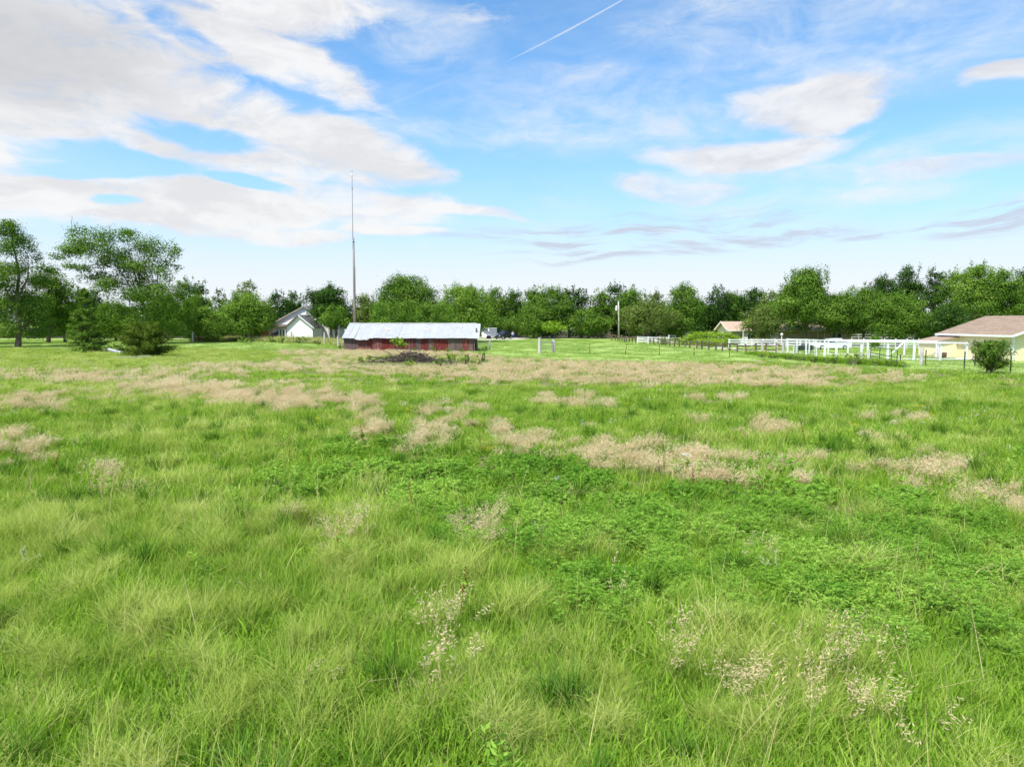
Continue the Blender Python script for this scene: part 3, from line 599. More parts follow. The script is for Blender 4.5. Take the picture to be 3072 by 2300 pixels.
# tube gates
def tube_gate(name, label, a, c, zs, m, r=.03, uprights=(0, .5, 1), dz=0.0, h=None):
    g = empty(name, (a.x, a.y, 0), label, 'gate'); d = c - a
    for z in zs: MB().tube([(a.x, a.y, z), (c.x, c.y, z + dz)], r, 7).build('tube', m, g)
    for u in uprights:
        p = a + d * u; MB().tube([(p.x, p.y, zs[0] + dz * u), (p.x, p.y, zs[-1] + dz * u)], r, 7).build('upright', m, g)
    return g
tube_gate('tube_gate', 'dark green tube gate sagging open beside the pipe pen', G(2611, 1085), G(2690, 1101), (.25, .55, .85, 1.45), green_pipe, .035, (0, .37, .8, 1), -.05)
tube_gate('tube_gate', 'low dark tube gate among weeds at the pen\'s left corner', G(2383, 1069), G(2446, 1074), (.3, .6, .9, 1.15), green_pipe, .025, (0, .2, .5, .75, 1))
tube_gate('tube_gate', 'thin steel gate between short white fence and hedge', G(2007, 1032), G(2026, 1033), (.4, .8, 1.15, 1.5), steel, .03, (0, 1))
bg0, bg1 = G(1431, 1051), G(1469, 1048)
tube_gate('tube_gate', 'grey tube gate closing the gap at the barn\'s right corner', Vector((bg0.x + .1, bg0.y, 0)), bg1, (.35, .75, 1.0), steel, .035, (0, 1))
for (x, y, h, lab, mm, r) in ((1429.5, 1052, 3.0, 'tall dark post hard against the barn\'s right end', rail_dark, .13), (1470, 1048.5, 1.35, 'grey post holding the barn gate on the lawn side', post_grey, .13)):
    g = G(x, y); tag(MB().tube([(g.x, g.y, -.05), (g.x, g.y, h)], [r, r * .9], 9).build('gate_post', mm), lab, 'post')
# H brace standing alone on the lawn
hb = empty('fence_brace', G(1618.5, 1059), 'lone fence brace of two grey posts and four pipes on lawn', 'fence')
h0, h1 = G(1618.5, 1059.5), G(1661, 1057)
MB().tube([(h0.x, h0.y, -.05), (h0.x, h0.y, 1.86)], [.19, .17], 10).build('post', post_grey, hb)
MB().tube([(h1.x, h1.y, -.05), (h1.x + .02, h1.y, 1.66)], [.2, .19], 10).build('post', post_grey, hb)
for z in (.5, .82, 1.16): MB().tube([(h0.x, h0.y, z), (h1.x, h1.y, z)], .035, 7).build('pipe', steel, hb)
MB().tube([(h0.x, h0.y, 1.36), (h1.x, h1.y, 1.3)], .05, 7).build('pipe', steel, hb)
MB().tube([(h1.x - .2, h1.y, .1), (h1.x - .2, h1.y, 1.3)], .03, 6).build('upright', steel, hb)
# wire fences on T posts
def wire_fence(name, label, pts, hs, wires, ins=False, leans=None, mesh=0):
    f = empty(name, (pts[0].x, pts[0].y, 0), label, 'fence'); prev = None
    for i, p in enumerate(pts):
        l = (leans or {}).get(i, 0.0); h = hs[i] if hasattr(hs, '__len__') else hs
        po = MB().bar((p.x, p.y, -.05), (p.x + l * h, p.y, h), .07, .055).build('t_post', tpost_m, f)
        if ins:
            for z in wires: MB().tube([(p.x + l * z - .06, p.y - .05, z), (p.x + l * z + .06, p.y - .05, z)], .035, 6).build('insulator', yellow_ins, po)
        if prev:
            for z in wires: MB().tube([(prev[0].x + prev[1] * z, prev[0].y - .05, z), ((prev[0].x + p.x) / 2, (prev[0].y + p.y) / 2 - .05, z - .03), (p.x + l * z, p.y - .05, z)], .006, 4).build('wire', wire_m, f)
            if mesh:
                n = int((p - prev[0]).length / mesh); mb = MB()
                for k in range(1, n):
                    q = prev[0].lerp(p, k / n); mb.tube([(q.x, q.y - .05, wires[0]), (q.x, q.y - .05, wires[-1])], .004, 3, False)
                o = mb.build('mesh_wire', wire_m, f); o['kind'] = 'stuff'
        prev = (p, l)
wire_fence('wire_fence', 'thin wire fence with yellow insulators crossing the mown lawn', [G(h1.x and 1661, 1058)] + [G(x, y) for x, y in ((1769, 1062), (1875, 1064), (1978, 1066.5), (2082, 1068), (2188, 1069.5))], [.9, 1.2, 1.25, 1.25, 1.1, 1.3], (.55, .95), True, {2: .16})
wire_fence('wire_fence', 'low wire mesh fence on dark T posts before the yellow building', [G(x, y) for x, y in ((2763, 1094), (2776, 1096), (2892, 1113), (2960, 1117), (3031, 1119), (3120, 1123), (3260, 1130))], [1.0, 1.35, 1.5, .9, 1.3, 1.3, 1.3], (.2, .45, .7, .95), mesh=.3)
wire_fence('wire_fence', 'single dark T posts with wire behind the right juniper', [G(2700, 1098), G(2924, 1098.5), G(3090, 1106)], [1.0, 1.25, 1.2], (.4, .8, 1.1))
wire_fence('wire_fence', 'wire garden fence on T posts before the white house weeds', [G(x, y) for x, y in ((582, 1027.5), (653, 1024.5), (708, 1024), (789, 1025.5), (882, 1030), (974, 1033), (1015, 1041))], [1.1, 1.55, 1.75, 1.15, 1.55, 1.3, 1.1], (.25, .6, .95, 1.2), mesh=.5)
for (x, y, h, lab) in ((579, 1027.5, 2.0, 'thick pale corner post at left end of the garden fence'), (974, 1033, 2.1, 'pale fence post right of the white house'), (1015, 1042, 1.75, 'pale gate post just left of the barn')):
    g = G(x, y); tag(MB().tube([(g.x, g.y, -.05), (g.x, g.y, h)], [.15, .14], 9).build('fence_post', post_grey), lab, 'post')
tube_gate('tube_gate', 'narrow grey gate between pale post and the barn\'s left corner', G(1017, 1042), G(1033, 1043.5), (.35, .7, 1.05, 1.35), steel, .03, (0, 1))
# ------------------------------------------------------------------ utility pole
g = G(1856, 1017.5); D = g.y
up_ = empty('utility_pole', g, 'grey utility pole with transformer standing before the woods', 'pole')
ut = P(1855, 906, D)
MB().tube([(g.x, D, -.1), (g.x, D, ut.z * .5), ut], [.19, .17, .14], 10).build('wooden_pole', pm('pale_pole', (.42, .38, .34), (.5, .46, .42), 5, .9, (1, 1, .1)), up_, smooth=True)
tz = P(1849.5, 925, D)
MB().tube([tz - Vector((0, .1, .45)), tz + Vector((0, -.1, .45))], .28, 12).tube([tz + Vector((0, -.1, .45)), tz + Vector((0, -.1, .62))], [.2, .06], 8).build('transformer', pm('transformer_grey', (.6, .62, .64), None, 3, .5), up_)
MB().box((tz.x + .25, D, tz.z), (.3, .08, .1)).build('bracket', steel, up_)
MB().tube([ut, ut + Vector((0, 0, .35))], .05, 6).build('insulator', white, up_)
for k, (xe, ye, yp) in enumerate(((1180, 930, 912), (1180, 958, 943), (1900, 960, 944))):
    a_ = P(1855, yp, D); c_ = P(xe, ye, D + (6 if k < 2 else -3)); n = 10
    MB().tube([a_.lerp(c_, q / n) - Vector((0, 0, 4 * (.5 if k < 2 else .1) * (q / n) * (1 - q / n))) for q in range(n + 1)], .013, 4).build('cable', pm('cable_black', (.03, .03, .03), None, 2, .6) if k == 0 else bpy.data.materials['cable_black'], up_)
g = G(1064 - 14, 1012); du = P(1058, 897, 150)
tag(MB().tube([(du.x, 150, 0), du], [.14, .1], 8).build('utility_pole', post_grey), 'distant slim utility pole half hidden left of the antenna pole', 'pole')

# ------------------------------------------------------------------ vehicles by the drive
def wheel(parent, c, r, w, axis='y', rim=True, local=False):
    a = Vector((0, w / 2, 0)) if axis == 'y' else Vector((w / 2, 0, 0)); c = Vector(c)
    wh = MB().tube([c - a, c - a * .7, c + a * .7, c + a], [r * .93, r, r, r * .93], 20).build('wheel', black_rubber, parent, local=local)
    if rim:
        sgn = -1
        MB().tube([c + a * 1.02 * sgn, c + a * .6 * sgn], [r * .62, r * .62], 14).build('rim', pm('rim_alloy', (.7, .71, .73), None, 3, .35, metal=.6) if 'rim_alloy' not in bpy.data.materials else bpy.data.materials['rim_alloy'], wh, local=local)
    return wh
def loft(secs):                       # list of rings with equal vertex count
    mb = MB(); n = len(secs[0]); mb.v = [tuple(p) for s_ in secs for p in s_]
    for i in range(len(secs) - 1):
        for k in range(n): mb.f.append((i * n + k, i * n + (k + 1) % n, (i + 1) * n + (k + 1) % n, (i + 1) * n + k)); mb.m.append(0)
    mb.f.append(tuple(range(n))); mb.f.append(tuple((len(secs) - 1) * n + k for k in reversed(range(n)))); mb.m += [0, 0]
    return mb
def car(name, label, cat, loc, rz, length, height, width, paint, kind='suv'):
    """front towards -x; body side profile swept across the width with tumblehome, then doors, panes, wheels, lights"""
    c = empty(name, loc, label, cat); c.rotation_euler = (0, 0, rz)
    l, h, w = length, height, width; gz = h * .13
    belt = h * .56
    if kind == 'sedan': top = [(-.18, .60), (-.06, .97), (.22, 1.0), (.40, .66)]
    else: top = [(-.24, .60), (-.11, .96), (.10, 1.0), (.40, .97), (.475, .60)]
    low = [(-.5, gz / h + .06), (-.5, .42), (-.44, .52), (-.25, .60), (.47, .61), (.5, .52), (.5, gz / h + .05), (.30, gz / h), (-.35, gz / h)]
    def swept(poly, ws, nm, m, par, shrink_top=None):
        secs = []
        for f in (-1, -.92, .92, 1):
            k = 1 if abs(f) < .95 else .97
            ring = []
            for (x, z) in poly:
                zz = z * h; tw = ws * (1 - (max(0, zz - belt) / h) * (.35 if shrink_top else .1))
                ring.append((x * l * k, f * tw / 2, zz if k == 1 else (zz - h * .5) * .97 + h * .5))
            secs.append(ring)
        o = loft(secs).build(nm, m, par, local=True, bevel=.03); return o
    body = swept(low, w, 'body', paint, c)
    cab = swept([(top[0][0], .585)] + top[1:-1] + [(top[-1][0], .585)], w * .97, 'cabin', paint, c, True)
    # glass: side panes, windscreen, rear
    def quadbox(p, nm='window'):
        pts = [Vector(q) for q in p]; n = (pts[1] - pts[0]).cross(pts[3] - pts[0]).normalized() * .012
        MB().hull8([q - n for q in pts] + [q + n for q in pts]).build(nm, glass_dark, cab, local=True)
    xa, xb = top[0][0] * l, top[-1][0] * l; ta, tb = top[1][0] * l, top[-2][0] * l
    for sg in (-1, 1):
        wy0 = sg * (w * .97 / 2 * .99 + .006); wy1 = sg * (w * .97 / 2 * (1 - .36 * .35) + .012)
        segs = 2 if kind == 'sedan' else 3
        for k in range(segs):
            f0, f1 = k / segs + .02, (k + 1) / segs - .02
            b0 = xa * (1 - f0) + xb * f0 + (.12 if k == 0 else 0); b1 = xa * (1 - f1) + xb * f1 - (.1 if k == segs - 1 else 0)
            t0 = ta * (1 - f0) + tb * f0 + .03; t1 = ta * (1 - f1) + tb * f1 - .03
            quadbox([(b0, wy0, h * .63), (b1, wy0, h * .63), (t1, wy1, h * .92), (t0, wy1, h * .92)])
    wy = w * .40
    quadbox([(xa + .02, -wy, h * .635), (xa + .02, wy, h * .635), (ta - .06, wy * .88, h * .93), (ta - .06, -wy * .88, h * .93)], 'windscreen')
    quadbox([(xb - .0, -wy, h * .635), (xb - .0, wy, h * .635), (tb + .05, wy * .88, h * .92), (tb + .05, -wy * .88, h * .92)], 'rear_window')
    r = h * .2
    for x in (-.31 * l, .30 * l):
        for sg in (-1, 1):
            wh = wheel(c, (0, 0, 0), r, .22, local=True); wh.location = (x, sg * (w / 2 - .07), r)
            if sg > 0:
                for ch in wh.children: ch.rotation_euler = (0, 0, R(180))
    lamp_m = pm('lamp_lens', (.8, .8, .82), None, 3, .15, spec=.7) if 'lamp_lens' not in bpy.data.materials else bpy.data.materials['lamp_lens']
    red_m = pm('tail_lens', (.4, .02, .02), None, 3, .2) if 'tail_lens' not in bpy.data.materials else bpy.data.materials['tail_lens']
    trim_m = pm('car_trim', (.03, .03, .03), None, 3, .5) if 'car_trim' not in bpy.data.materials else bpy.data.materials['car_trim']
    for sg in (-1, 1):
        MB().box((-.475 * l, sg * w * .36, h * .44), (.16, .32, .12)).build('headlight', lamp_m, c, local=True, bevel=.03)
        MB().box((.493 * l, sg * w * .40, h * .48), (.06, .2, .2)).build('tail_light', red_m, c, local=True, bevel=.02)
        MB().box((-.17 * l, sg * (w / 2 + .07), h * .64), (.14, .16, .12)).build('mirror', paint, c, local=True, bevel=.03)
        for x in (-.08, .16): MB().box((x * l, sg * (w / 2 * .992 + .01), h * .53), (.18, .03, .03)).build('door_handle', lamp_m, body, local=True)
    MB().box((-.5 * l, 0, h * .36), (.05, w * .55, .14)).build('grille', trim_m, c, local=True)
    MB().box((-.5 * l, 0, h * .22), (.1, w * .92, .14)).build('bumper', trim_m, c, local=True, bevel=.03)
    MB().box((.5 * l, 0, h * .22), (.1, w * .92, .14)).build('bumper', trim_m, c, local=True, bevel=.03)
    return c
blk = pm('black_paint', (.012, .013, .018), (.016, .017, .022), 2, .18, spec=.6, coat=.8)
slv = pm('silver_paint', (.42, .43, .44), (.38, .39, .40), 2, .3, spec=.5, coat=.5, metal=.3)
wht = pm('white_car_paint', (.72, .76, .78), (.68, .72, .74), 2, .3, spec=.5, coat=.5)
g = G(1511, 1017); car('parked_car', 'black SUV parked facing left beside the grey trailer', 'car', g, R(52), 4.7, 1.75, 1.9, blk)
g = G(1503, 1013.6); car('parked_car', 'silver van mostly hidden behind the black SUV', 'car', g, R(60), 4.6, 1.95, 1.9, slv)
g = G(2490, 1048); car('parked_car', 'pale white sedan parked behind the pipe pen\'s white rails', 'car', g, R(4), 5.3, 1.55, 1.85, wht, 'sedan')
# trailer
g = G(1470, 1016.6); D = g.y; tr = empty('cargo_trailer', g, 'grey enclosed cargo trailer with two axles parked on the drive', 'trailer')
tr_m = pm('trailer_grey', (.19, .21, .24), (.23, .25, .28), 1.5, .45, spec=.4); xa, xb = (1447 - CX) / F * D, (1490.5 - CX) / F * D
MB().hull8([(xa, D, .45), (xb, D, .45), (xb, D + 2.2, .45), (xa, D + 2.2, .45), (xa, D, 2.5), (xb, D, 2.5), (xb, D + 2.2, 2.5), (xa, D + 2.2, 2.5)]).build('body', tr_m, tr, bevel=.05)
for k in range(4): MB().box((xa + (k + .0) * (xb - xa) / 3 * .98 + .03, D - .012, 1.47), (.05, .024, 2.0)).build('seam_strip', steel, tr)
MB().box(((xa + xb) / 2, D - .01, 2.48), (xb - xa, .05, .08)).build('top_trim', white, tr)
MB().box(((xa + xb) / 2, D - .01, .5), (xb - xa, .05, .1)).build('bottom_trim', white, tr)
for px in (1463.5, 1469.5): wheel(tr, ((px - CX) / F * D, D + .05, .38), .38, .24, rim=False)
MB().tube([((1459 - CX) / F * D, D - .05, .42), ((1460 - CX) / F * D, D - .05, .85), ((1466.5 - CX) / F * D, D - .05, .95), ((1473 - CX) / F * D, D - .05, .85), ((1474 - CX) / F * D, D - .05, .42)], .06, 6).build('fender', white, tr)
MB().box(((1466 - CX) / F * D, D - .02, 2.05), (.28, .05, .5)).build('door_vent', white, tr)
MB().bar((xb, D + 1.1, .5), (xb + 1.1, D + 1.1, .5), .12, .12).build('tow_bar', steel, tr)
dd_ = MB().box((xa + .9, D - .02, 1.35), (.8, .03, 1.7)).build('side_door', tr_m, tr); MB().box((xa + 1.2, D - .05, 1.3), (.12, .04, .05)).build('handle', steel, dd_)
g = G(1437, 1018); wt_ = empty('covered_boat', g, 'white tarpaulin covered boat at the left of the grey trailer', 'boat')
tarp = pm('white_tarp', (.74, .74, .78), (.66, .66, .72), 2, .6, bump=.3); D = g.y
loft([[(g.x + x, D + y * wy_, z) for (y, z) in ((-.0, .5), (0, zt * .6), (.5, zt), (1, zt * .6), (1, .5))] for x, wy_, zt in ((-3.4, 1.2, 1.3), (-2.2, 2.0, 2.0), (-.6, 2.1, 2.3), (.7, 1.7, 1.7), (1.7, .3, 1.0))]).build('tarp', tarp, wt_, smooth=False)
loft([[(g.x + x, D + .25 + y * wy_, z) for (y, z) in ((0, .62), (.2, .3), (.8, .3), (1, .62))] for x, wy_ in ((-3.2, 1.1), (-1, 1.6), (.8, 1.3), (1.5, .25))]).build('hull', white, wt_)
for x in (-1.2,): wheel(wt_, (g.x + x, D + .1, .3), .3, .2, rim=False)
# small off-road bike behind the pen
g = G(2416, 1051); qb = empty('quad_bike', g, 'small black quad bike parked behind the pipe pen posts', 'quad bike'); q = g
qm = pm('quad_black', (.03, .03, .032), None, 3, .4)
for x in (-.55, .55):
    for y in (-.4, .4): wheel(qb, (q.x + x, q.y + y, .28), .28, .22, rim=False)
loft([[(q.x + x, q.y + y * w_, z) for y, z in ((-1, .4), (-.8, zt), (.8, zt), (1, .4))] for x, w_, zt in ((-.75, .3, .62), (-.35, .42, .78), (.0, .25, .7), (.4, .42, .8), (.75, .35, .68))]).build('body', qm, qb)
MB().box((q.x + .15, q.y, .84), (.6, .3, .12)).build('seat', black_rubber, qb, bevel=.04)
MB().tube([(q.x - .35, q.y, .75), (q.x - .3, q.y, 1.02)], .03, 6).tube([(q.x - .28, q.y - .35, 1.04), (q.x - .28, q.y + .35, 1.04)], .022, 6).build('handlebar', steel, qb)
# deck railing and swing set by the ranch house
g0, g1 = G(2287, 1036.5), G(2332, 1036.5); dk_ = empty('deck', g0, 'small raised deck with white balusters before the ranch house', 'deck'); D = g0.y
MB().box(((g0.x + g1.x) / 2, D + 1, .62), (g1.x - g0.x + .2, 2.1, .14)).build('floor', post_grey, dk_)
for z in (.85, 1.62): MB().box(((g0.x + g1.x) / 2, D, z), (g1.x - g0.x, .06, .09)).build('rail', white, dk_)
n = 16
for k in range(n + 1): MB().box((g0.x + (g1.x - g0.x) * k / n, D, 1.24), (.055, .05, .7)).build('baluster', white, dk_)
for f_ in (0, .5, 1): MB().box((g0.x + (g1.x - g0.x) * f_, D + .0, 1.0), (.13, .13, 2.2 if f_ else 1.7)).build('post', white, dk_)
MB().bar((g0.x - .9, D - .1, .3), (g0.x, D - .1, 1.6), .07, .1).build('stair_rail', white, dk_)
g0 = G(2154, 1033); tz_ = empty('trellis', g0, 'white zigzag metal frame standing on the low hedge', 'frame'); D = g0.y
for (x0, y0, x1, y1) in ((2160, 1008, 2164, 1020), (2164, 1020, 2168, 1008), (2168, 1008, 2172.5, 1020), (2172.5, 1020, 2177, 1008), (2177, 1008, 2184, 1020), (2152, 1018, 2157, 1010), (2174, 1020, 2180, 1008)):
    MB().tube([P(x0, y0, D), P(x1, y1, D)], .05, 6).build('strut', white, tz_)
MB().tube([P(2157, 1008, D), P(2181, 1008, D)], .04, 6).build('top_bar', pm('bar_grey', (.25, .27, .28), None, 3, .5), tz_)
for x in (2158, 2180): MB().tube([(P(x, 1008, D).x, D, 0), P(x, 1008, D)], .035, 6).build('leg', steel, tz_)
g = G(2344, 1041); lp = empty('lamp_post', g, 'slim white lamp post with round globe by the deck', 'lamp post'); ltop = P(2344, 1003, g.y)
MB().tube([(g.x, g.y, 0), (g.x, g.y, ltop.z - .15)], .06, 8).build('post', white, lp)
mb_ = MB(); mb_.tube([(g.x, g.y, ltop.z + math.cos(a_) * -.2) for a_ in np.linspace(.15, math.pi - .15, 7)], [.2 * math.sin(a_) + .01 for a_ in np.linspace(.15, math.pi - .15, 7)], 12).build('globe', white, lp, smooth=True)
g = G(2126, 1036); tag(MB().tube([(g.x, g.y, 0), P(2126, 996, g.y)], .05, 8).build('white_pole', white), 'slim white pole rising from the front of the hedge', 'pole')
# ------------------------------------------------------------------ person by the black car
g = G(1538, 1017.2)
per = empty('person', g, 'person in pale top and blue jeans standing right of the black SUV', 'person')
sk = [(0, 0, .98, .15), (0, .01, 1.18, .135), (0, .01, 1.38, .16), (0, 0, 1.50, .065), (0, -.02, 1.60, .09), (0, -.02, 1.70, .095),
      (-.1, 0, .93, .095), (-.12, -.01, .50, .066), (-.13, .02, .09, .045), (-.14, -.15, .04, .04), (.1, 0, .93, .095), (.13, -.03, .50, .066), (.15, .0, .09, .045), (.17, -.16, .04, .04),
      (-.2, 0, 1.42, .06), (-.26, .02, 1.14, .045), (-.24, -.1, .92, .032), (-.235, -.13, .84, .03), (.2, 0, 1.42, .06), (.27, .03, 1.14, .045), (.2, -.14, 1.02, .032), (.14, -.19, .99, .03)]
ed = [(0, 1), (1, 2), (2, 3), (3, 4), (4, 5), (0, 6), (6, 7), (7, 8), (8, 9), (0, 10), (10, 11), (11, 12), (12, 13), (2, 14), (14, 15), (15, 16), (16, 17), (2, 18), (18, 19), (19, 20), (20, 21)]
vv = [s_[:3] for s_ in sk]; rr = [s_[3] for s_ in sk]
for hand, d, side in ((17, Vector((0, -.25, -.95)), Vector((0, .95, -.25))), (21, Vector((-.75, -.6, -.1)), Vector((.1, -.2, .95)))):
    hp = Vector(vv[hand])
    for k in range(5):
        q0 = hp + side * (.018 * (k - 2)) + d * (.02 if k else -.01); ln_ = (.05, .075, .085, .08, .06)[k]
        i0 = len(vv); vv += [tuple(q0), tuple(q0 + d * ln_ * .55 + side * (-.02 if k == 0 else 0)), tuple(q0 + d * ln_ + Vector((0, -.015, 0)))]; rr += [.011, .0095, .008]
        ed += [(hand, i0), (i0, i0 + 1), (i0 + 1, i0 + 2)]
me = bpy.data.meshes.new('body'); me.from_pydata(vv, ed, [])
pmat, t, b = nodes('person_clothes'); co = t.nodes.new('ShaderNodeTexCoord'); sx = t.nodes.new('ShaderNodeSeparateXYZ'); t.links.new(co.outputs['Object'], sx.inputs[0])
cr = t.nodes.new('ShaderNodeValToRGB'); mr = t.nodes.new('ShaderNodeMath'); mr.operation = 'DIVIDE'; mr.inputs[1].default_value = 2.0; t.links.new(sx.outputs[2], mr.inputs[0]); t.links.new(mr.outputs[0], cr.inputs[0]); cr.color_ramp.interpolation = 'CONSTANT'
for i, (p_, c_) in enumerate(((0, (.5, .5, .5)), (.045, (.03, .07, .22)), (.51, (.42, .42, .52)), (.745, (.5, .3, .22)))):
    e = cr.color_ramp.elements[i] if i < 2 else cr.color_ramp.elements.new(p_); e.position = p_; e.color = (*c_, 1)
t.links.new(cr.outputs[0], b.inputs['Base Color']); b.inputs['Roughness'].default_value = .85
bd = link('body', me, per, pmat); sm = bd.modifiers.new('skin', 'SKIN'); ss = bd.modifiers.new('sub', 'SUBSURF'); ss.levels = 1; ss.render_levels = 1
for i, v_ in enumerate(me.skin_vertices[0].data): v_.radius = (rr[i], rr[i]); v_.use_root = (i == 0)
hair = MB(); hair.tube([(0, .0, 1.56), (0, .015, 1.66), (0, .01, 1.74), (0, 0, 1.79)], [.085, .112, .10, .03], 12).build('hair', pm('hair_grey', (.35, .30, .26), None, 3, .8), per, smooth=True, local=True)
MB().box((-.035, -.112, 1.665), (.03, .01, .014)).box((.035, -.112, 1.665), (.03, .01, .014)).box((0, -.12, 1.63), (.025, .035, .045)).box((0, -.108, 1.585), (.05, .012, .012)).build('face', pm('face_skin', (.38, .22, .17), None, 3, .7), per, local=True)
# ------------------------------------------------------------------ pipes and boards by the juniper
g = G(346, 1059); o = MB().tube([P(321, 1048, g.y + 1.5), P(345, 1053, g.y), P(374, 1060, g.y - 1.5)], .2, 12).build('metal_pipe', pm('pipe_blue_grey', (.42, .46, .54), (.5, .53, .6), 3, .4, metal=.2), None, smooth=True)
tag(o, 'blue grey metal pipe lying between cedar and spreading juniper', 'pipe')
g = G(405, 1078); o = MB().bar((G(352, 1077).x, G(352, 1077).y, .22), (G(455, 1076).x, G(455, 1076).y, .26), .3, .05).build('white_board', post_grey, None); tag(o, 'long pale weathered board lying in grass before the juniper', 'board')
# ------------------------------------------------------------------ trees
PAL = {
 'mid':   [(.050, .115, .016), (.110, .205, .028), (.200, .300, .052)],
 'dark':  [(.022, .056, .013), (.048, .105, .020), (.100, .175, .036)],  # dark-leaved trees; deepened so far woods and undergrowth carry painted shade
 'light': [(.080, .160, .020), (.150, .265, .036), (.260, .370, .070)],
 'olive': [(.080, .125, .028), (.135, .190, .042), (.220, .275, .080)],
 'lime':  [(.130, .240, .022), (.230, .360, .036), (.350, .460, .070)],
 'cedar': [(.040, .078, .010), (.085, .140, .018), (.165, .225, .034)],
}
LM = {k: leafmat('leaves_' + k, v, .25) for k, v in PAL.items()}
def leaf_cards(C, N, size, rg, asp=.55, long_dir=None):
    """one bent diamond per leaf spray: centre C, facing N"""
    n = len(C); N = N / (np.linalg.norm(N, axis=1, keepdims=True) + 1e-9)
    if long_dir is None: long_dir = rg.normal(size=(n, 3)); long_dir[:, 2] -= .25
    A = long_dir - N * np.sum(long_dir * N, 1, keepdims=True); A /= np.linalg.norm(A, axis=1, keepdims=True) + 1e-9
    B = np.cross(N, A); s = (size * rg.uniform(.6, 1.35, n))[:, None]
    V = np.stack([C - A * s * .5, C + B * s * asp * .5 - N * s * .12, C + A * s * .5 - N * s * .05, C - B * s * asp * .5 - N * s * .12], 1).reshape(-1, 3)
    return V, np.arange(n * 4).reshape(n, 4)
def crown_mesh(blobs, size, lai, rg, wind=0.0, asp=.55, hollow=.35):
    """blobs: (x,y,z,rx,ry,rz) in metres relative to the base"""
    CC, NN, RR = [], [], []
    for b in blobs:
        c = np.array(b[:3]); r = np.array(b[3:6])
        area = 4 * math.pi * ((r[0] * r[1] + r[0] * r[2] + r[1] * r[2]) / 3)
        n = max(10, int(.56 * area * lai / (size * size * asp * .5 * 2.0)))
        d = rg.normal(size=(n, 3)); d /= np.linalg.norm(d, axis=1, keepdims=True)
        k = 1 + .28 * np.sin(d[:, 0] * 5 + b[0] * 3) * np.sin(d[:, 1] * 4 + b[1]) + .22 * np.sin(d[:, 2] * 6 + b[2] * 2)
        rad = (hollow + (1 - hollow) * rg.random(n) ** .6) * k + rg.exponential(.15, n)
        CC.append(c + d * r * rad[:, None]); nn = d * 1.0 + rg.normal(size=(n, 3)) * .36; nn[:, 2] += .45; NN.append(nn)
        RR.append(np.clip(rg.normal(.42, .12, n) + rg.normal(0, .2), 0, 1))
    C = np.concatenate(CC); N = np.concatenate(NN)
    V, Fq = leaf_cards(C, N, size, rg, asp)
    return V, Fq, np.concatenate(RR)
def limb(mb, a, c, r0, r1, rg, n=4, bend=.12, sides=5):
    a, c = np.array(a, float), np.array(c, float); L_ = np.linalg.norm(c - a); off = rg.normal(size=3) * L_ * bend
    pts = [a + (c - a) * k / n + off * math.sin(math.pi * k / n) + rg.normal(size=3) * L_ * .015 * (0 < k < n) for k in range(n + 1)]
    mb.tube(pts, [r0 + (r1 - r0) * k / n for k in range(n + 1)], sides, False); return pts
def auto_blobs(hw, z0, z1, rg, nb=None, spread=1.0, shape=1.0, topple=0.0):
    """lumps filling a crown hw wide between heights z0..z1"""
    hw *= 1.14; ph_ = rg.uniform(0, 6.28); out = []; hc = (z1 - z0) / 2; zc = (z0 + z1) / 2; nb = nb or int(44 + 12 * min(4, hc * hw / 12))
    for k in range(nb):
        d = rg.normal(size=3); d /= np.linalg.norm(d); r = rg.random() ** .42 * .86
        zz = d[2] * r; lobe = 1 + .22 * math.sin(3 * math.atan2(d[2], d[0]) + ph_) + .14 * math.sin(5 * math.atan2(d[2], d[0]) + 2 * ph_); zz *= .9 + .1 * lobe
        wf = (1 - .35 * max(0, zz)) if shape >= 1 else (1 - .75 * max(-.35, zz))
        br = rg.uniform(.20, .38) * min(hw, hc * 1.1)
        out.append((d[0] * r * hw * wf * lobe + topple * zz * hw, d[1] * r * hw * wf * .9, zc + zz * hc, br * rg.uniform(.9, 1.35), br * rg.uniform(.9, 1.2), br * rg.uniform(.62, .92)))
    for k in range(int(nb * .45)):    # small sprigs break the outline
        a = rg.uniform(0, 2 * math.pi); e = rg.uniform(-.35, 1.0) * math.pi / 2; br = rg.uniform(.13, .24) * min(hw, hc)
        rr = rg.uniform(.72, .93); wf = 1 if shape >= 1 else (1 - .75 * max(-.35, math.sin(e) * .8))
        out.append((math.cos(a) * math.cos(e) * hw * rr * wf, math.sin(a) * math.cos(e) * hw * rr * .9 * wf, zc + math.sin(e) * hc * rr, br * 1.1, br * 1.1, br))
    for k in range(14):               # upright leaders at the top
        x = rg.normal() * .45; br = rg.uniform(.07, .13) * min(hw, hc); out.append((x * hw, rg.normal() * .35 * hw, zc + hc * (math.sqrt(max(.1, 1 - min(1, x * x))) * rg.uniform(.78, 1.08)), br, br, br * rg.uniform(1.2, 2.6)))
    return out
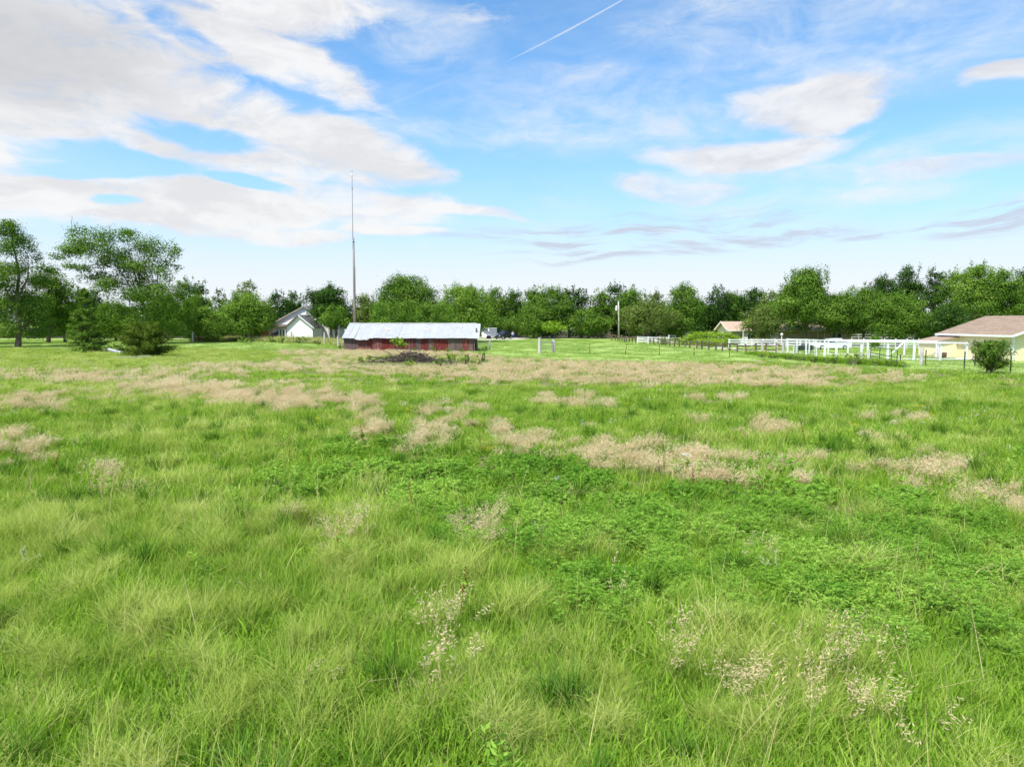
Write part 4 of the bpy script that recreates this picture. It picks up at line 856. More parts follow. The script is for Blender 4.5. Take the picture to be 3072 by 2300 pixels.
def tree(name, label, base, blobs, pal, seed, trunk_r=.25, size=None, lai=.95, cat='tree', group=None, trunks=None, dead=0, bare=0.0, asp=.55, barkm=None, hollow=.35):
    rg = np.random.default_rng(seed); D = base.y
    size = size or max(.11, D * .0023)
    o = empty(name, (base.x, base.y, 0), label, cat, group)
    V, Fq, rnd = crown_mesh(blobs, size, lai, rg, asp=asp, hollow=hollow)
    keep = V[:, 2].reshape(-1, 4).min(1) > .02
    Fq = Fq[keep]; rnd = rnd[keep]
    mb = MB()
    B = np.array([b[:3] for b in blobs]); zlow = B[:, 2].min(); ztop = B[:, 2].max(); cx, cy = np.median(B[:, 0]), np.median(B[:, 1])
    if trunks is None: trunks = [[(0, 0, -.1), (cx * .15, cy * .15, zlow * .7 + .2), (cx * .6, cy * .6, zlow + (ztop - zlow) * .45), (cx, cy, zlow + (ztop - zlow) * .8)]]
    for ti_, tp in enumerate(trunks):
        n = len(tp); trunk_r_ = trunk_r * (1 if ti_ == 0 else .5); mb.tube([np.array(p) + rg.normal(size=3) * .05 * (0 < i < n - 1) for i, p in enumerate(tp)], [trunk_r_ * (1.25 if i == 0 else 1) * (1 - .88 * i / (n - 1)) for i in range(n)], 8, False)
    flat = [np.array(p) for tp in trunks for p in tp[1:]]
    for b in sorted(blobs, key=lambda q: -q[3])[:26]:
        c = np.array(b[:3]); cand = [p for p in flat if p[2] < c[2] + .3] or flat
        s_ = min(cand, key=lambda p: np.linalg.norm(p - c)); limb(mb, s_, c, trunk_r * .22, .025, rg)
    mb.build('trunk', barkm or bark, o, smooth=True, local=True)
    if dead:
        db = MB()
        for k in range(dead):
            b = blobs[rg.integers(len(blobs))]; c = np.array(b[:3]); e = c + np.array([rg.normal() * .5, rg.normal() * .3, abs(rg.normal()) * .8 + .6]) * b[3] * 1.5
            pts = limb(db, c, e, .07, .015, rg, 4, .15)
            for q in range(2): limb(db, pts[2 + q], pts[2 + q] + rg.normal(size=3) * b[3] * .5 + np.array([0, 0, b[3] * .3]), .03, .008, rg, 3, .15, 4)
        db.build('dead_branch', deadwood, o, local=True)
    cm = fastmesh('crown', V, Fq, rnd); link('crown', cm, o, LM[pal])
    return o
def at_tree(cx, top, hw, bot, D, pal, label, seed, name='tree', cat='tree', base_px=None, nb=None, lai=.95, shape=1.0, dead=0, tr=.25, topple=0.0, size=None, hollow=.35):
    rg = np.random.default_rng(seed * 13 + 1); k = D / F
    base = Vector((((base_px or cx) - CX) * k, D, 0)); off = (cx - (base_px or cx)) * k
    zt = P(cx, top, D).z; zb = max(.3, P(cx, bot, D).z)
    bl = auto_blobs(hw * k, zb, zt, rg, nb, shape=shape, topple=topple); bl = [(b[0] + off, *b[1:]) for b in bl]
    # keep the crown's height as seen
    mx = max(b[2] + b[5] for b in bl); f = (zt - zb) / max(.1, mx - zb)
    bl = [(b[0], b[1], zb + (b[2] - zb) * f if b[2] > zb else b[2], b[3], b[4], b[5]) for b in bl]
    return tree(name, label, base, bl, pal, seed, tr, size, lai, cat, dead=dead, hollow=hollow)
TREES = [
 # cx, top, halfw, bottom, depth, palette, label, extras
 (160, 778, 62, 1006, 127, 'mid', 'mid height tree with short grey trunk right of the tall edge tree', dict(base_px=147, tr=.33)),
 (198, 868, 40, 1004, 130, 'lime', 'small yellowish tree between the leftmost trunk and the conical cedar', {}),
 (265, 858, 60, 1018, 150, 'dark', 'dark low tree showing behind the conical cedar', {}),
 (350, 895, 70, 1014, 140, 'mid', 'bushy tree under the left spread of the leaning tree', {}),
 (505, 872, 52, 1014, 142, 'mid', 'bushy tree at the right foot of the leaning tree', {}),
 (560, 822, 42, 1014, 158, 'mid', 'narrow tree rising just right of the leaning tree', dict(dead=2)),
 (606, 836, 34, 1010, 165, 'dark', 'dark pointed tree behind the rounded bright one on the left', {}),
 (598, 882, 58, 1020, 132, 'light', 'rounded bright green tree above the pale corner post', {}),
 (664, 860, 26, 1000, 160, 'dark', 'thin scraggly tree between the rounded and the broad pale tree', dict(lai=.6, dead=4)),
 (740, 866, 72, 1016, 138, 'light', 'broad pale green tree just left of the white house', dict(tr=.3)),
 (748, 836, 30, 930, 155, 'olive', 'thin bare topped tree rising behind the broad pale tree', dict(lai=.55, dead=7)),
 (655, 932, 46, 1020, 130, 'light', 'low leafy tree at the foot of the broad pale tree', {}),
 (836, 866, 32, 1000, 164, 'dark', 'dark tree directly behind the white house\'s left porch', {}),
 (884, 868, 38, 1000, 168, 'dark', 'dark tree behind the white house\'s main ridge', {}),
 (990, 842, 64, 988, 142, 'dark', 'large dark tree beside the white house, hiding its right half', dict(base_px=996, tr=.3)),
 (1004, 906, 46, 1000, 124, 'mid', 'smaller windswept tree before the dark one, left of the barn', dict(base_px=1010, topple=-.15)),
 (1096, 872, 46, 1000, 142, 'olive', 'scraggly tree with bare grey limbs right of the antenna pole', dict(lai=.7, dead=9)),
 (1224, 810, 88, 1004, 138, 'mid', 'tallest full tree rising behind the middle of the barn roof', dict(tr=.35)),
 (1290, 892, 58, 1004, 116, 'mid', 'rounded tree close behind the barn\'s right half', {}),
 (1170, 905, 60, 1006, 118, 'mid', 'low spreading tree close behind the barn\'s left half', {}),
 (1396, 842, 76, 1012, 131, 'light', 'full light leaved tree overhanging the grey trailer', dict(tr=.3)),
 (1488, 852, 46, 1010, 168, 'mid', 'tree with small crown top above the grey trailer', dict(dead=2)),
 (1540, 862, 44, 1010, 172, 'dark', 'dark tree behind the black SUV and person', dict(dead=2)),
 (1602, 852, 42, 1005, 164, 'mid', 'tree with forked top left of the lone yellow green tree', dict(dead=4)),
 (1592, 900, 62, 1014, 160, 'mid', 'wide low tree between the person and the yellow green tree', {}),
 (1656, 848, 56, 1005, 164, 'mid', 'tall tree right behind the lone yellow green tree', dict(dead=4)),
 (1706, 850, 40, 1005, 166, 'dark', 'tree with grey bare branches right of the lone yellow green tree', dict(dead=8, lai=.75)),
 (1744, 860, 24, 930, 166, 'dark', 'thin airy treetop standing alone against the sky mid picture', dict(lai=.5, dead=4)),
 (1765, 915, 52, 1012, 160, 'mid', 'rounded low tree midway between the lone tree and utility pole', {}),
 (1800, 860, 36, 1010, 166, 'mid', 'tree just left of the utility pole', dict(dead=3)),
 (1842, 838, 40, 1010, 168, 'dark', 'tallest tree behind the utility pole', dict(dead=2)),
 (1896, 850, 52, 1010, 164, 'mid', 'dense tree right behind the utility pole\'s right side', dict(dead=2)),
 (1940, 892, 80, 1004, 147, 'olive', 'wide olive tree with thick trunk right of the utility pole', dict(tr=.4, dead=3)),
 (1968, 862, 36, 1005, 165, 'olive', 'tree with bare pale limbs rising over the wide olive tree', dict(dead=9, lai=.7)),
 (2046, 842, 60, 1016, 154, 'mid', 'tall rounded tree left of the green hedge', dict(tr=.3)),
 (2106, 905, 36, 1010, 164, 'dark', 'gappy dark tree above the left part of the hedge', dict(lai=.65, dead=4)),
 (2152, 848, 42, 1010, 160, 'dark', 'pointed dark tree behind the cream gable', dict(dead=2)),
 (2196, 868, 38, 1000, 162, 'mid', 'tree behind the tan roof\'s left half', dict(dead=2)),
 (2256, 858, 46, 1000, 160, 'dark', 'dark tree behind the rounded olive tree', dict(dead=3)),
 (2308, 866, 40, 1000, 150, 'olive', 'olive topped tree just left of the big maple', dict(dead=6, lai=.8)),
 (2290, 910, 56, 1024, 108.5, 'olive', 'rounded olive tree standing before the tan roofed house', dict(hollow=.2)),
 (2352, 848, 42, 1010, 124, 'mid', 'tree peeking out left of the big maple\'s shoulder', {}),
 (2412, 796, 84, 1012, 108, 'mid', 'big dense maple towering over the tan roofed house', dict(shape=.7, nb=90, tr=.38, hollow=.2)),
 (2505, 868, 62, 1001, 108.4, 'mid', 'tree just right of the big maple', {}),
 (2588, 852, 74, 1014, 110, 'mid', 'broad tree behind the pipe pen\'s middle', {}),
 (2690, 868, 84, 1018, 104, 'mid', 'broad leafy tree behind the young sapling and green gate', {}),
 (2780, 930, 48, 1020, 101, 'mid', 'low leafy tree left of the yellow building', {}),
 (2845, 905, 54, 1010, 98, 'dark', 'dark rounded tree over the yellow building\'s left eave', {}),
 (2640, 818, 50, 960, 132, 'dark', 'dark treetop left of the twin tall crowns on the right', {}),
 (2715, 788, 50, 980, 132, 'dark', 'tall crown left of the sky gap on the right', {}),
 (2800, 794, 40, 980, 128, 'dark', 'tall narrow crown right of the sky gap', {}),
 (2852, 806, 46, 985, 124, 'mid', 'tree between the narrow crown and the tallest right trees', {}),
 (2925, 776, 66, 985, 112, 'light', 'tall bright crowned tree above the brown roof\'s left half', dict(tr=.3)),
 (2996, 798, 62, 985, 110, 'mid', 'tall tree above the brown roof\'s right half', dict(tr=.3)),
 (3068, 794, 46, 985, 116, 'dark', 'tall dark tree cut by the right edge of the picture', {}),
 (3160, 800, 60, 985, 112, 'mid', 'tall tree just beyond the right edge', {}),
 (3270, 790, 66, 990, 116, 'mid', 'wide tree well beyond the right edge', {}),
 (-90, 740, 90, 1010, 118, 'mid', 'broad tree just beyond the left edge', {}),
 (-230, 780, 90, 1010, 122, 'dark', 'dark tree well beyond the left edge', {}),
]
for i, (cx, top, hw, bot, D, pal, lab, ex) in enumerate(TREES): at_tree(cx, top, hw, bot, D, pal, lab, 100 + i, **ex)
# the tall airy tree at the left edge and the big leaning tree, laid out limb by limb
def px_tree(name, label, base_px, D, plist, pal, seed, trunks_px, tr, lai, dead=0, dep=.8, hollow=.3):
    rg = np.random.default_rng(seed); k = D / F; base = Vector(((base_px - CX) * k, D, 0)); bl = []
    for (x, y, rx, ry) in plist:
        p = P(x, y, D); dyy = rg.normal() * dep * 2
        for q in range(3):
            o = rg.normal(size=3) * .38
            bl.append((p.x - base.x + o[0] * rx * k, dyy + o[1] * rx * k, p.z + o[2] * ry * k, rx * k * rg.uniform(.62, .95), rx * k * rg.uniform(.62, .95), ry * k * rg.uniform(.62, .95)))
    tks = [[tuple(np.array(P(x, y, D)) - np.array([base.x, D, 0]) + np.array([0, (i % 2) * .3, 0])) for i, (x, y) in enumerate(tp)] for tp in trunks_px]
    return tree(name, label, base, bl, pal, seed, tr, None, lai, trunks=tks, dead=dead, hollow=hollow)
px_tree('tree', 'tall airy tree with thick trunk at the picture\'s left edge', 50, 105,
  [(10, 690, 30, 24), (50, 705, 32, 28), (20, 740, 34, 28), (75, 745, 28, 28), (95, 775, 18, 24), (45, 790, 36, 26), (0, 800, 36, 30), (85, 815, 26, 20), (20, 850, 44, 30), (75, 865, 40, 28), (100, 835, 22, 18), (40, 905, 56, 34), (100, 905, 36, 30), (0, 940, 46, 34), (65, 955, 56, 34), (115, 960, 34, 34), (20, 990, 44, 22), (90, 1000, 50, 18), (-40, 760, 36, 36), (-50, 850, 40, 40), (-50, 940, 40, 40), (55, 690, 34, 22), (15, 700, 40, 28), (85, 735, 26, 26), (45, 676, 26, 14), (28, 672, 24, 14), (70, 715, 26, 22), (30, 815, 50, 30), (70, 840, 44, 30), (60, 910, 60, 36), (20, 900, 50, 36), (90, 950, 50, 36), (50, 985, 60, 26)],
  'mid', 501, [[(54, 1042), (53, 990), (50, 900), (52, 820), (40, 740), (30, 690)], [(52, 900), (80, 830), (85, 770)], [(52, 940), (10, 860), (0, 800)]], .38, .85)
px_tree('tree', 'big leaning tree with long bare limbs, tallest of the left group', 446, 120,
  [(180, 765, 26, 16), (205, 750, 36, 24), (235, 720, 34, 24), (222, 700, 16, 14), (250, 755, 40, 24), (285, 735, 40, 30), (320, 705, 40, 24), (345, 730, 40, 30), (330, 770, 34, 24), (375, 705, 44, 26), (400, 735, 40, 28), (360, 690, 26, 12), (430, 745, 34, 28), (455, 770, 34, 26), (480, 735, 22, 22), (505, 740, 18, 20), (515, 765, 20, 22), (490, 790, 28, 22), (400, 790, 40, 22), (360, 800, 34, 20), (290, 790, 34, 16), (250, 800, 34, 14), (215, 800, 26, 14), (310, 820, 30, 14), (350, 835, 34, 22), (520, 800, 16, 12), (440, 830, 22, 14), (470, 850, 20, 12),
   (300, 760, 40, 26), (365, 760, 44, 28), (430, 785, 40, 24), (470, 815, 36, 22), (395, 835, 36, 20), (440, 860, 40, 24), (345, 865, 40, 20), (500, 840, 30, 26), (320, 850, 44, 22), (380, 872, 50, 26), (280, 828, 34, 14), (460, 890, 50, 30), (420, 815, 34, 18), (520, 870, 30, 30), (390, 890, 44, 30), (440, 905, 50, 30), (490, 900, 44, 30), (360, 940, 44, 30), (420, 950, 50, 34), (470, 955, 50, 34), (520, 930, 34, 40), (500, 985, 40, 24), (380, 985, 40, 22), (440, 990, 40, 20)],
  'mid', 502, [[(446, 1022), (440, 960), (428, 905), (412, 850), (395, 790), (380, 730)], [(432, 920), (390, 860), (350, 800), (300, 765), (240, 745)], [(428, 905), (400, 860), (384, 800), (350, 740)], [(425, 890), (415, 830), (430, 780), (440, 750)], [(450, 900), (470, 850), (475, 800), (495, 760)], [(330, 800), (300, 792), (250, 798)]], .30, .8, dead=5)
# conifers: upward sprays round a stem
def conifer(name, label, base, h, hw, pal, seed, cone=1.0, n=9000, size=.16, low=.02, up=.5, cat='tree', gap=0.0):
    rg = np.random.default_rng(seed); o = empty(name, (base.x, base.y, 0), label, cat)
    mb = MB(); mb.tube([(0, 0, -.1), (.03, 0, h * .5), (0, 0, h * .93)], [h * .028, h * .02, .01], 7, False)
    nbr = int(60 + h * 10); C, A, RN = [], [], []
    for k in range(nbr):
        f = rg.random() ** 1.15; z = h * (low + (.96 - low) * f); az_ = rg.uniform(0, 2 * math.pi)
        prof = (1 - f) ** .8 if cone >= 1 else math.sqrt(max(0, 1 - f * f)) if cone > .55 else (math.sin(math.pi * min(1, (f * .86 + .2))) ** .7)
        ln = hw * prof * rg.uniform(.65, 1.12) + .12; d = np.array([math.cos(az_), math.sin(az_), up * rg.uniform(.5, 1.4) * ((.25 + 1.1 * f) if cone > .55 else 1)]); d /= np.linalg.norm(d)
        e = np.array([0, 0, z]) + d * ln * np.array([1, 1, 1]); limb(mb, (0, 0, z), e, .02 + .004 * ln, .006, rg, 3, .05, 4)
        m_ = max(8, int(n / nbr * (ln / hw + .25))); tt = rg.random(m_) ** .7
        c = np.array([0, 0, z]) + d * (ln * (.15 + .9 * tt))[:, None] + rg.normal(size=(m_, 3)) * (.07 + .10 * ln * (1 - tt * .6))[:, None] * np.array([1, 1, .6])
        C.append(c); A.append(d + rg.normal(size=(m_, 3)) * .45); RN.append(np.clip(rg.normal(.45, .2, m_) + rg.normal(0, .14), 0, 1))
    C = np.concatenate(C); A = np.concatenate(A); RN = np.concatenate(RN); nn = rg.normal(size=C.shape) * .7; nn[:, 2] += .5; nn[:, :2] += C[:, :2] / hw
    V, Fq = leaf_cards(C, nn, size, rg, .34, A); kp = V[:, 2].reshape(-1, 4).min(1) > .01
    mb.build('trunk', bark, o, local=True); link('foliage', fastmesh('foliage', V, Fq[kp], RN[kp]), o, LM[pal]); return o
g = G(262, 1058); conifer('cedar_tree', 'conical green cedar standing in the field at left', g, P(258, 858, g.y).z, 60 * g.y / F, 'mid', 601, 1.0, 15000, .24)
g = G(437, 1070); conifer('juniper_bush', 'wide spreading juniper bush behind the white board', g, P(437, 980, g.y).z, 76 * g.y / F, 'cedar', 602, .6, 17000, .22, up=.8, cat='bush')
g = G(2972, 1120); conifer('juniper_bush', 'dark juniper bush standing by the wire fence at right', g, P(2960, 1024, g.y).z, 60 * g.y / F, 'mid', 603, .5, 9000, .15, up=.9, cat='bush', low=.03)
at_tree(1662, 960, 37, 1001, 146, 'lime', 'small round yellow green tree alone on the far lawn', 611, tr=.14, hollow=.15, nb=70)
at_tree(2622, 1004, 17, 1044, 93, 'light', 'young sapling with pale leaves behind the green tube gate', 612, tr=.05, lai=.6, name='sapling')
at_tree(1196, 1010, 26, 1056, 87.6, 'lime', 'yellow green sapling growing against the barn\'s red front', 613, name='sapling', cat='bush', tr=.05, nb=22)
# hedge: two clipped tiers overgrown with vine
def bush(name, label, blobs, base, pal, seed, size, lai=1.0, cat='bush', stem=True, group=None):
    rg = np.random.default_rng(seed); o = empty(name, (base.x, base.y, 0), label, cat, group); V, Fq, rn = crown_mesh(blobs, size, lai, rg, hollow=.15); kp = V[:, 2].reshape(-1, 4).min(1) > .01
    link('foliage', fastmesh('foliage', V, Fq[kp], rn[kp]), o, LM[pal])
    if stem:
        mb = MB()
        for b in blobs[:12]: limb(mb, (b[0] * .4, b[1] * .4, -.05), (b[0], b[1], b[2]), .03, .01, rg, 3, .1, 4)
        mb.build('stem', bark, o, local=True)
    return o
rgv = np.random.default_rng(77)
def tier(xa, xb, yt, D, n, seed, lab, round_left=0):
    k = D / F; base = Vector((((xa + xb) / 2 - CX) * k, D, 0)); bl = []
    for q in range(n):
        f = (q + .5) / n; x = (xa + (xb - xa) * f - CX) * k - base.x
        zt = P((xa + xb) / 2, yt(f), D).z
        for z in np.arange(.35, zt - .1, .7): bl.append((x + rgv.normal() * .12, rgv.normal() * .25, min(z, zt - .42), .75, .7, .5))
        bl.append((x, rgv.normal() * .15, zt - .38, .8, .7, .40 + rgv.uniform(-.03, .05)))
    bush('hedge', lab, bl, base, 'lime', seed, .2, .8, 'hedge')
tier(2036, 2216, lambda f: 1022 - 26 * math.sin(min(1, f * 3.2) * math.pi / 2) + max(0, f - .7) * 28, 112, 22, 621, 'tall rounded back tier of bright green hedge')
tier(2092, 2186, lambda f: 1016.5, 106.5, 14, 622, 'low squared front tier of bright green hedge')
g = G(1992, 1034); bush('shrub', 'dark clipped shrub between short white fence and hedge', [(rgv.normal() * .4, rgv.normal() * .3, .6 + rgv.uniform(-.3, .4), .6, .5, .5) for q in range(8)], g, 'mid', 623, .2)
# weeds and shrubs round the barn, brush pile and fences
BS = [ # px x, px base y, half width px, top px y, palette, label
 (1083, 1086, 13, 1068, 'lime', 'yellow green weed clump left of the brush pile'),
 (1107, 1082, 11, 1064, 'light', 'green weed clump just behind the left end of the brush pile'),
 (1232, 1101, 17, 1081, 'lime', 'bright weed clump before the brush pile'),
 (1262, 1082, 15, 1058, 'light', 'green weed clump growing through the brush pile'),
 (1318, 1098, 18, 1070, 'light', 'leafy weeds at the right end of the brush pile'),
 (1357, 1094, 18, 1056, 'mid', 'dark stemmed weed clump right of the brush pile'),
 (1398, 1092, 14, 1060, 'olive', 'olive weed clump between two dark stemmed ones'),
 (1447, 1092, 13, 1052, 'mid', 'dark leafy weed at the far right of the pile'),
 (1425, 1094, 18, 1076, 'light', 'low weeds before the dark leafy weed'),
 (1303, 1058, 9, 1034, 'light', 'green weed against the barn\'s grey boards'),
 (1346, 1060, 10, 1040, 'light', 'weed against the barn\'s long red panel'),
 (1384, 1060, 7, 1042, 'mid', 'small weed near the barn\'s right end'),
 (1243, 1058, 8, 1040, 'olive', 'weed right of the sapling against the barn'),
 (1020, 1050, 14, 1034, 'light', 'weeds at the barn\'s left corner'),
 (1452, 1054, 14, 1036, 'light', 'weeds growing through the grey barn gate'),
 (735, 1028, 26, 1008, 'light', 'bright green weed mound behind the garden fence wire'),
 (752, 1030, 16, 1010, 'mid', 'darker shrub in the garden fence weeds'),
 (818, 1028, 18, 1004, 'mid', 'blue green shrub below the ramp of the white house'),
 (845, 1030, 14, 1008, 'light', 'weed bush right of the blue green shrub'),
 (905, 1030, 24, 1007, 'mid', 'weed bush before the white gable'),
 (955, 1034, 18, 1015, 'olive', 'brownish weed bush left of the pale fence post'),
 (2280, 1072, 18, 1060, 'olive', 'low weeds at the left end of the pen fence line'),
 (2320, 1075, 22, 1062, 'olive', 'low weeds under the grey timber posts'),
 (2365, 1079, 24, 1063, 'mid', 'weeds under the pen\'s corner post'),
 (2405, 1083, 22, 1066, 'olive', 'weeds before the low dark tube gate'),
 (2445, 1087, 24, 1068, 'mid', 'weeds right of the low dark tube gate'),
 (2505, 1091, 22, 1062, 'mid', 'upright green weeds under the yellow flower stalk'),
 (2485, 1090, 16, 1074, 'olive', 'low weeds between two pen posts'),
 (2555, 1095, 28, 1056, 'olive', 'largest cone shaped bush on the pen fence line'),
 (2592, 1094, 20, 1072, 'mid', 'dark bush left of the green tube gate'),
 (2625, 1097, 20, 1076, 'light', 'light green bush under the green tube gate'),
 (2665, 1100, 16, 1080, 'mid', 'round dark bush at the gate\'s sagging end'),
]
for i, (x, yb, hw, yt, pal, lab) in enumerate(BS):
    rg = np.random.default_rng(700 + i); g = G(x, yb); k = g.y / F; w = hw * k; h = P(x, yt, g.y).z; bl = []
    for q in range(12):
        f = rg.random(); bl.append((rg.normal() * w * .42, rg.normal() * w * .35, h * (.12 + .74 * f), w * rg.uniform(.22, .42) * (1.15 - f * .6), w * .35, max(.12, h * rg.uniform(.10, .2))))
    bush('weed_bush', lab, bl, g, pal, 800 + i, .085 + g.y * .0011, .8)
# brush pile of dead branches
g = G(1232, 1085); bp_ = empty('brush_pile', g, 'dark heap of dead branches in front of the barn', 'brush pile'); k = g.y / F; rg = np.random.default_rng(91)
dk_b = pm('dead_branch', (.045, .034, .03), (.10, .078, .068), 6, .95, rnd=.35)
for q in range(260):
    fx = rg.normal() * .58; hx = math.exp(-(fx / .75) ** 2); c0_ = np.array([g.x + fx * 80 * k, g.y + rg.normal() * .8, rg.uniform(.05, .95) * hx])
    d = np.array([rg.normal(), rg.normal() * .6, rg.normal() * .22]); d /= np.linalg.norm(d); ln = rg.uniform(.6, 2.0)
    mb = MB(); p0, p1 = c0_ - d * ln / 2, c0_ + d * ln / 2; p0[2] = max(.02, p0[2]); p1[2] = max(.02, p1[2]); r_ = rg.uniform(.012, .045); limb(mb, p0, p1, r_, r_ * .4, rg, 4, .08, 5); mb.build('branch', dk_b, bp_)
for (pts, r_) in (([(1148, 1052), (1165, 1057), (1180, 1066), (1190, 1074)], .03), ([(1128, 1073), (1145, 1074), (1170, 1080)], .03), ([(1105, 1091), (1130, 1093), (1158, 1097)], .045), ([(1155, 1080), (1160, 1066), (1172, 1056)], .02)):
    mb = MB(); mb.tube([P(x, y, g.y - .4 + .1 * i) for i, (x, y) in enumerate(pts)], [r_ * (1 - .15 * i) for i in range(len(pts))], 5); mb.build('branch', dk_b, bp_)
# far woods behind the first trees, read as one mass
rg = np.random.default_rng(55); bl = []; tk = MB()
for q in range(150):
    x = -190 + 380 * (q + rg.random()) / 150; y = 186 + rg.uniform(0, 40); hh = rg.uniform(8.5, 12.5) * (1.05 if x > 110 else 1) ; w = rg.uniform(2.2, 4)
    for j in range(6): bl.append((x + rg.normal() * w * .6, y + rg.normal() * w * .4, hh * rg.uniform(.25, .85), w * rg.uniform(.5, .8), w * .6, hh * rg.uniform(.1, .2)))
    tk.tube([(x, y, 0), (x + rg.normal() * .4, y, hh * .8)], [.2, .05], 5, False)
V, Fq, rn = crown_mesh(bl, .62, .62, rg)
wd = link('far_woods', fastmesh('far_woods', V, Fq, rn), None, LM['dark']); tag(wd, 'mass of woods behind the first row of trees, darkened for shade', 'woods', kind='stuff')  # deep shade between the trunks is put into this leaf colour
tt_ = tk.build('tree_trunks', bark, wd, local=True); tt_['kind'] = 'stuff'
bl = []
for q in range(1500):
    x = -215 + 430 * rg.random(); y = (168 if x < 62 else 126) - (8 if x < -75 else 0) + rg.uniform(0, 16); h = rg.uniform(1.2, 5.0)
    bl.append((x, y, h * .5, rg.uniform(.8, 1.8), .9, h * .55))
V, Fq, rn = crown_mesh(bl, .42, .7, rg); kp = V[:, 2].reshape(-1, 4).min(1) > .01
tag(link('undergrowth', fastmesh('undergrowth', V, Fq[kp], rn[kp]), None, LM['dark']), 'undergrowth along the foot of the woods, darkened for shade', 'undergrowth', kind='stuff')  # leaf green darkened to imitate the shade under the treeline
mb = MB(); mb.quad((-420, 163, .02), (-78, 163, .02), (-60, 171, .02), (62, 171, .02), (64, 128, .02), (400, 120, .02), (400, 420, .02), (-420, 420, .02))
tag(mb.build('woodland_floor', pm('shaded_floor', (.05, .04, .025), (.08, .065, .04), 1.5, .95)), 'soil floor under the woods, painted dark for shade', kind='structure')  # brown soil sheet with the tree shade painted into its colour
# ------------------------------------------------------------------ grasses
def blades(n, Rr, h, w, lean, curl, segs, rg, wind=.0):
    az_ = rg.uniform(0, 2 * math.pi, n); rad = Rr * .62 * np.abs(rg.normal(size=n)) ** .8; pa = rg.uniform(0, 2 * math.pi, n)
    b = np.stack([rad * np.cos(pa), rad * np.sin(pa), np.zeros(n)], 1)
    hh = rg.uniform(h[0], h[1], n); th0 = rg.uniform(lean[0], lean[1], n); cu = rg.uniform(curl[0], curl[1], n)
    d = np.stack([np.cos(az_) + wind, np.sin(az_)], 1); d /= np.linalg.norm(d, axis=1, keepdims=True) + 1e-6
    t_ = np.linspace(0, 1, segs + 1); th = th0[:, None] + cu[:, None] * t_[None] ** 1.3
    st = hh[:, None] / segs; hx = np.concatenate([np.zeros((n, 1)), np.cumsum(np.sin(th[:, :-1]) * st, 1)], 1); hz = np.concatenate([np.zeros((n, 1)), np.cumsum(np.cos(th[:, :-1]) * st, 1)], 1)
    cpt = np.stack([b[:, 0:1] + d[:, 0:1] * hx, b[:, 1:2] + d[:, 1:2] * hx, hz], 2)
    tw = rg.normal(0, .7, n); s_ = np.stack([-d[:, 1] * np.cos(tw) + d[:, 0] * np.sin(tw), d[:, 0] * np.cos(tw) + d[:, 1] * np.sin(tw), np.zeros(n)], 1)
    wd_ = rg.uniform(w[0], w[1], n)[:, None] * np.clip(1.02 - t_[None] ** 1.6, .06, 1) / 2
    V = np.stack([cpt - s_[:, None] * wd_[..., None], cpt + s_[:, None] * wd_[..., None]], 2)   # n,segs+1,2,3
    i = np.arange(n)[:, None] * (segs + 1) * 2 + np.arange(segs)[None] * 2
    Fq = np.stack([i, i + 1, i + 3, i + 2], 2).reshape(-1, 4)
    return V.reshape(-1, 3), Fq, np.repeat(rg.random(n), segs), cpt
def merge(parts):
    Vs, Fs, Rs, Ms = [], [], [], []; o = 0
    for V, Fq, r_, mi in parts:
        Vs.append(V); Fs.append(Fq + o); Rs.append(r_); Ms.append(np.full(len(Fq), mi)); o += len(V)
    return np.concatenate(Vs), np.concatenate(Fs), np.concatenate(Rs), np.concatenate(Ms)
def dia(C, A, ln, wd, rg):             # spikelets: diamonds along A
    n = len(C); A = A / np.linalg.norm(A, axis=1, keepdims=True); B = np.cross(A, rg.normal(size=(n, 3))); B /= np.linalg.norm(B, axis=1, keepdims=True) + 1e-9
    ln = np.asarray(ln)[:, None]; V = np.stack([C, C + A * ln * .45 + B * wd, C + A * ln, C + A * ln * .45 - B * wd], 1).reshape(-1, 3)
    return V, np.arange(n * 4).reshape(n, 4), rg.random(n)
def g_fine(rg, k=1.0, n=80, w=1.0):
    V, Fq, r_, _ = blades(n, k, (.26, .6), (.0025 * w, .007 * w), (.0, .5), (.8, 2.4), 6, rg, .2); V2, F2, r2, _ = blades(int(n * .35), k, (.12, .36), (.006 * w, .013 * w), (.0, .7), (.2, 1.5), 4, rg); return merge([(V, Fq, r_, 0), (V2, F2, r2, 1)])
def g_broad(rg, k=1.0, n=55, w=1.0, h=(.14, .38)):
    V, Fq, r_, _ = blades(n, k, h, (.006 * w, .012 * w), (.0, .6), (.2, 1.5), 4, rg, .2); V2, F2, r2, _ = blades(max(2, int(n * .14)), k, (h[1], h[1] * 1.5), (.003 * w, .006 * w), (.0, .5), (.4, 1.8), 5, rg); return merge([(V, Fq, r_, 0), (V2, F2, r2, 1)])
def g_tan(rg, k=1.0, n=26, w=1.0, sp=11):
    V, Fq, r_, c = blades(n, k, (.4, .72), (.003 * w, .005 * w), (.0, .3), (.3, 1.2), 5, rg, .45)
    tips = c[:, -1]; dr = c[:, -1] - c[:, -2]; C, A = [], []
    for q in range(sp):
        f = rg.random((n, 1)); C.append(c[:, -1] * f + c[:, -3] * (1 - f) + rg.normal(size=(n, 3)) * .022); a_ = dr * 1.0 + rg.normal(size=(n, 3)) * .05; a_[:, 2] -= .06; A.append(a_)
    C = np.concatenate(C); A = np.concatenate(A); sv = dia(C, A, rg.uniform(.025, .05, len(C)) * (1 + (w - 1) * .4), .0045 * w, rg)
    Vb, Fb, rb_, _ = blades(int(n * .8), k, (.15, .38), (.005 * w, .009 * w), (0, .5), (.1, 1.0), 3, rg)
    return merge([(V, Fq, r_, 1), (*sv, 2), (Vb, Fb, rb_, 0)])
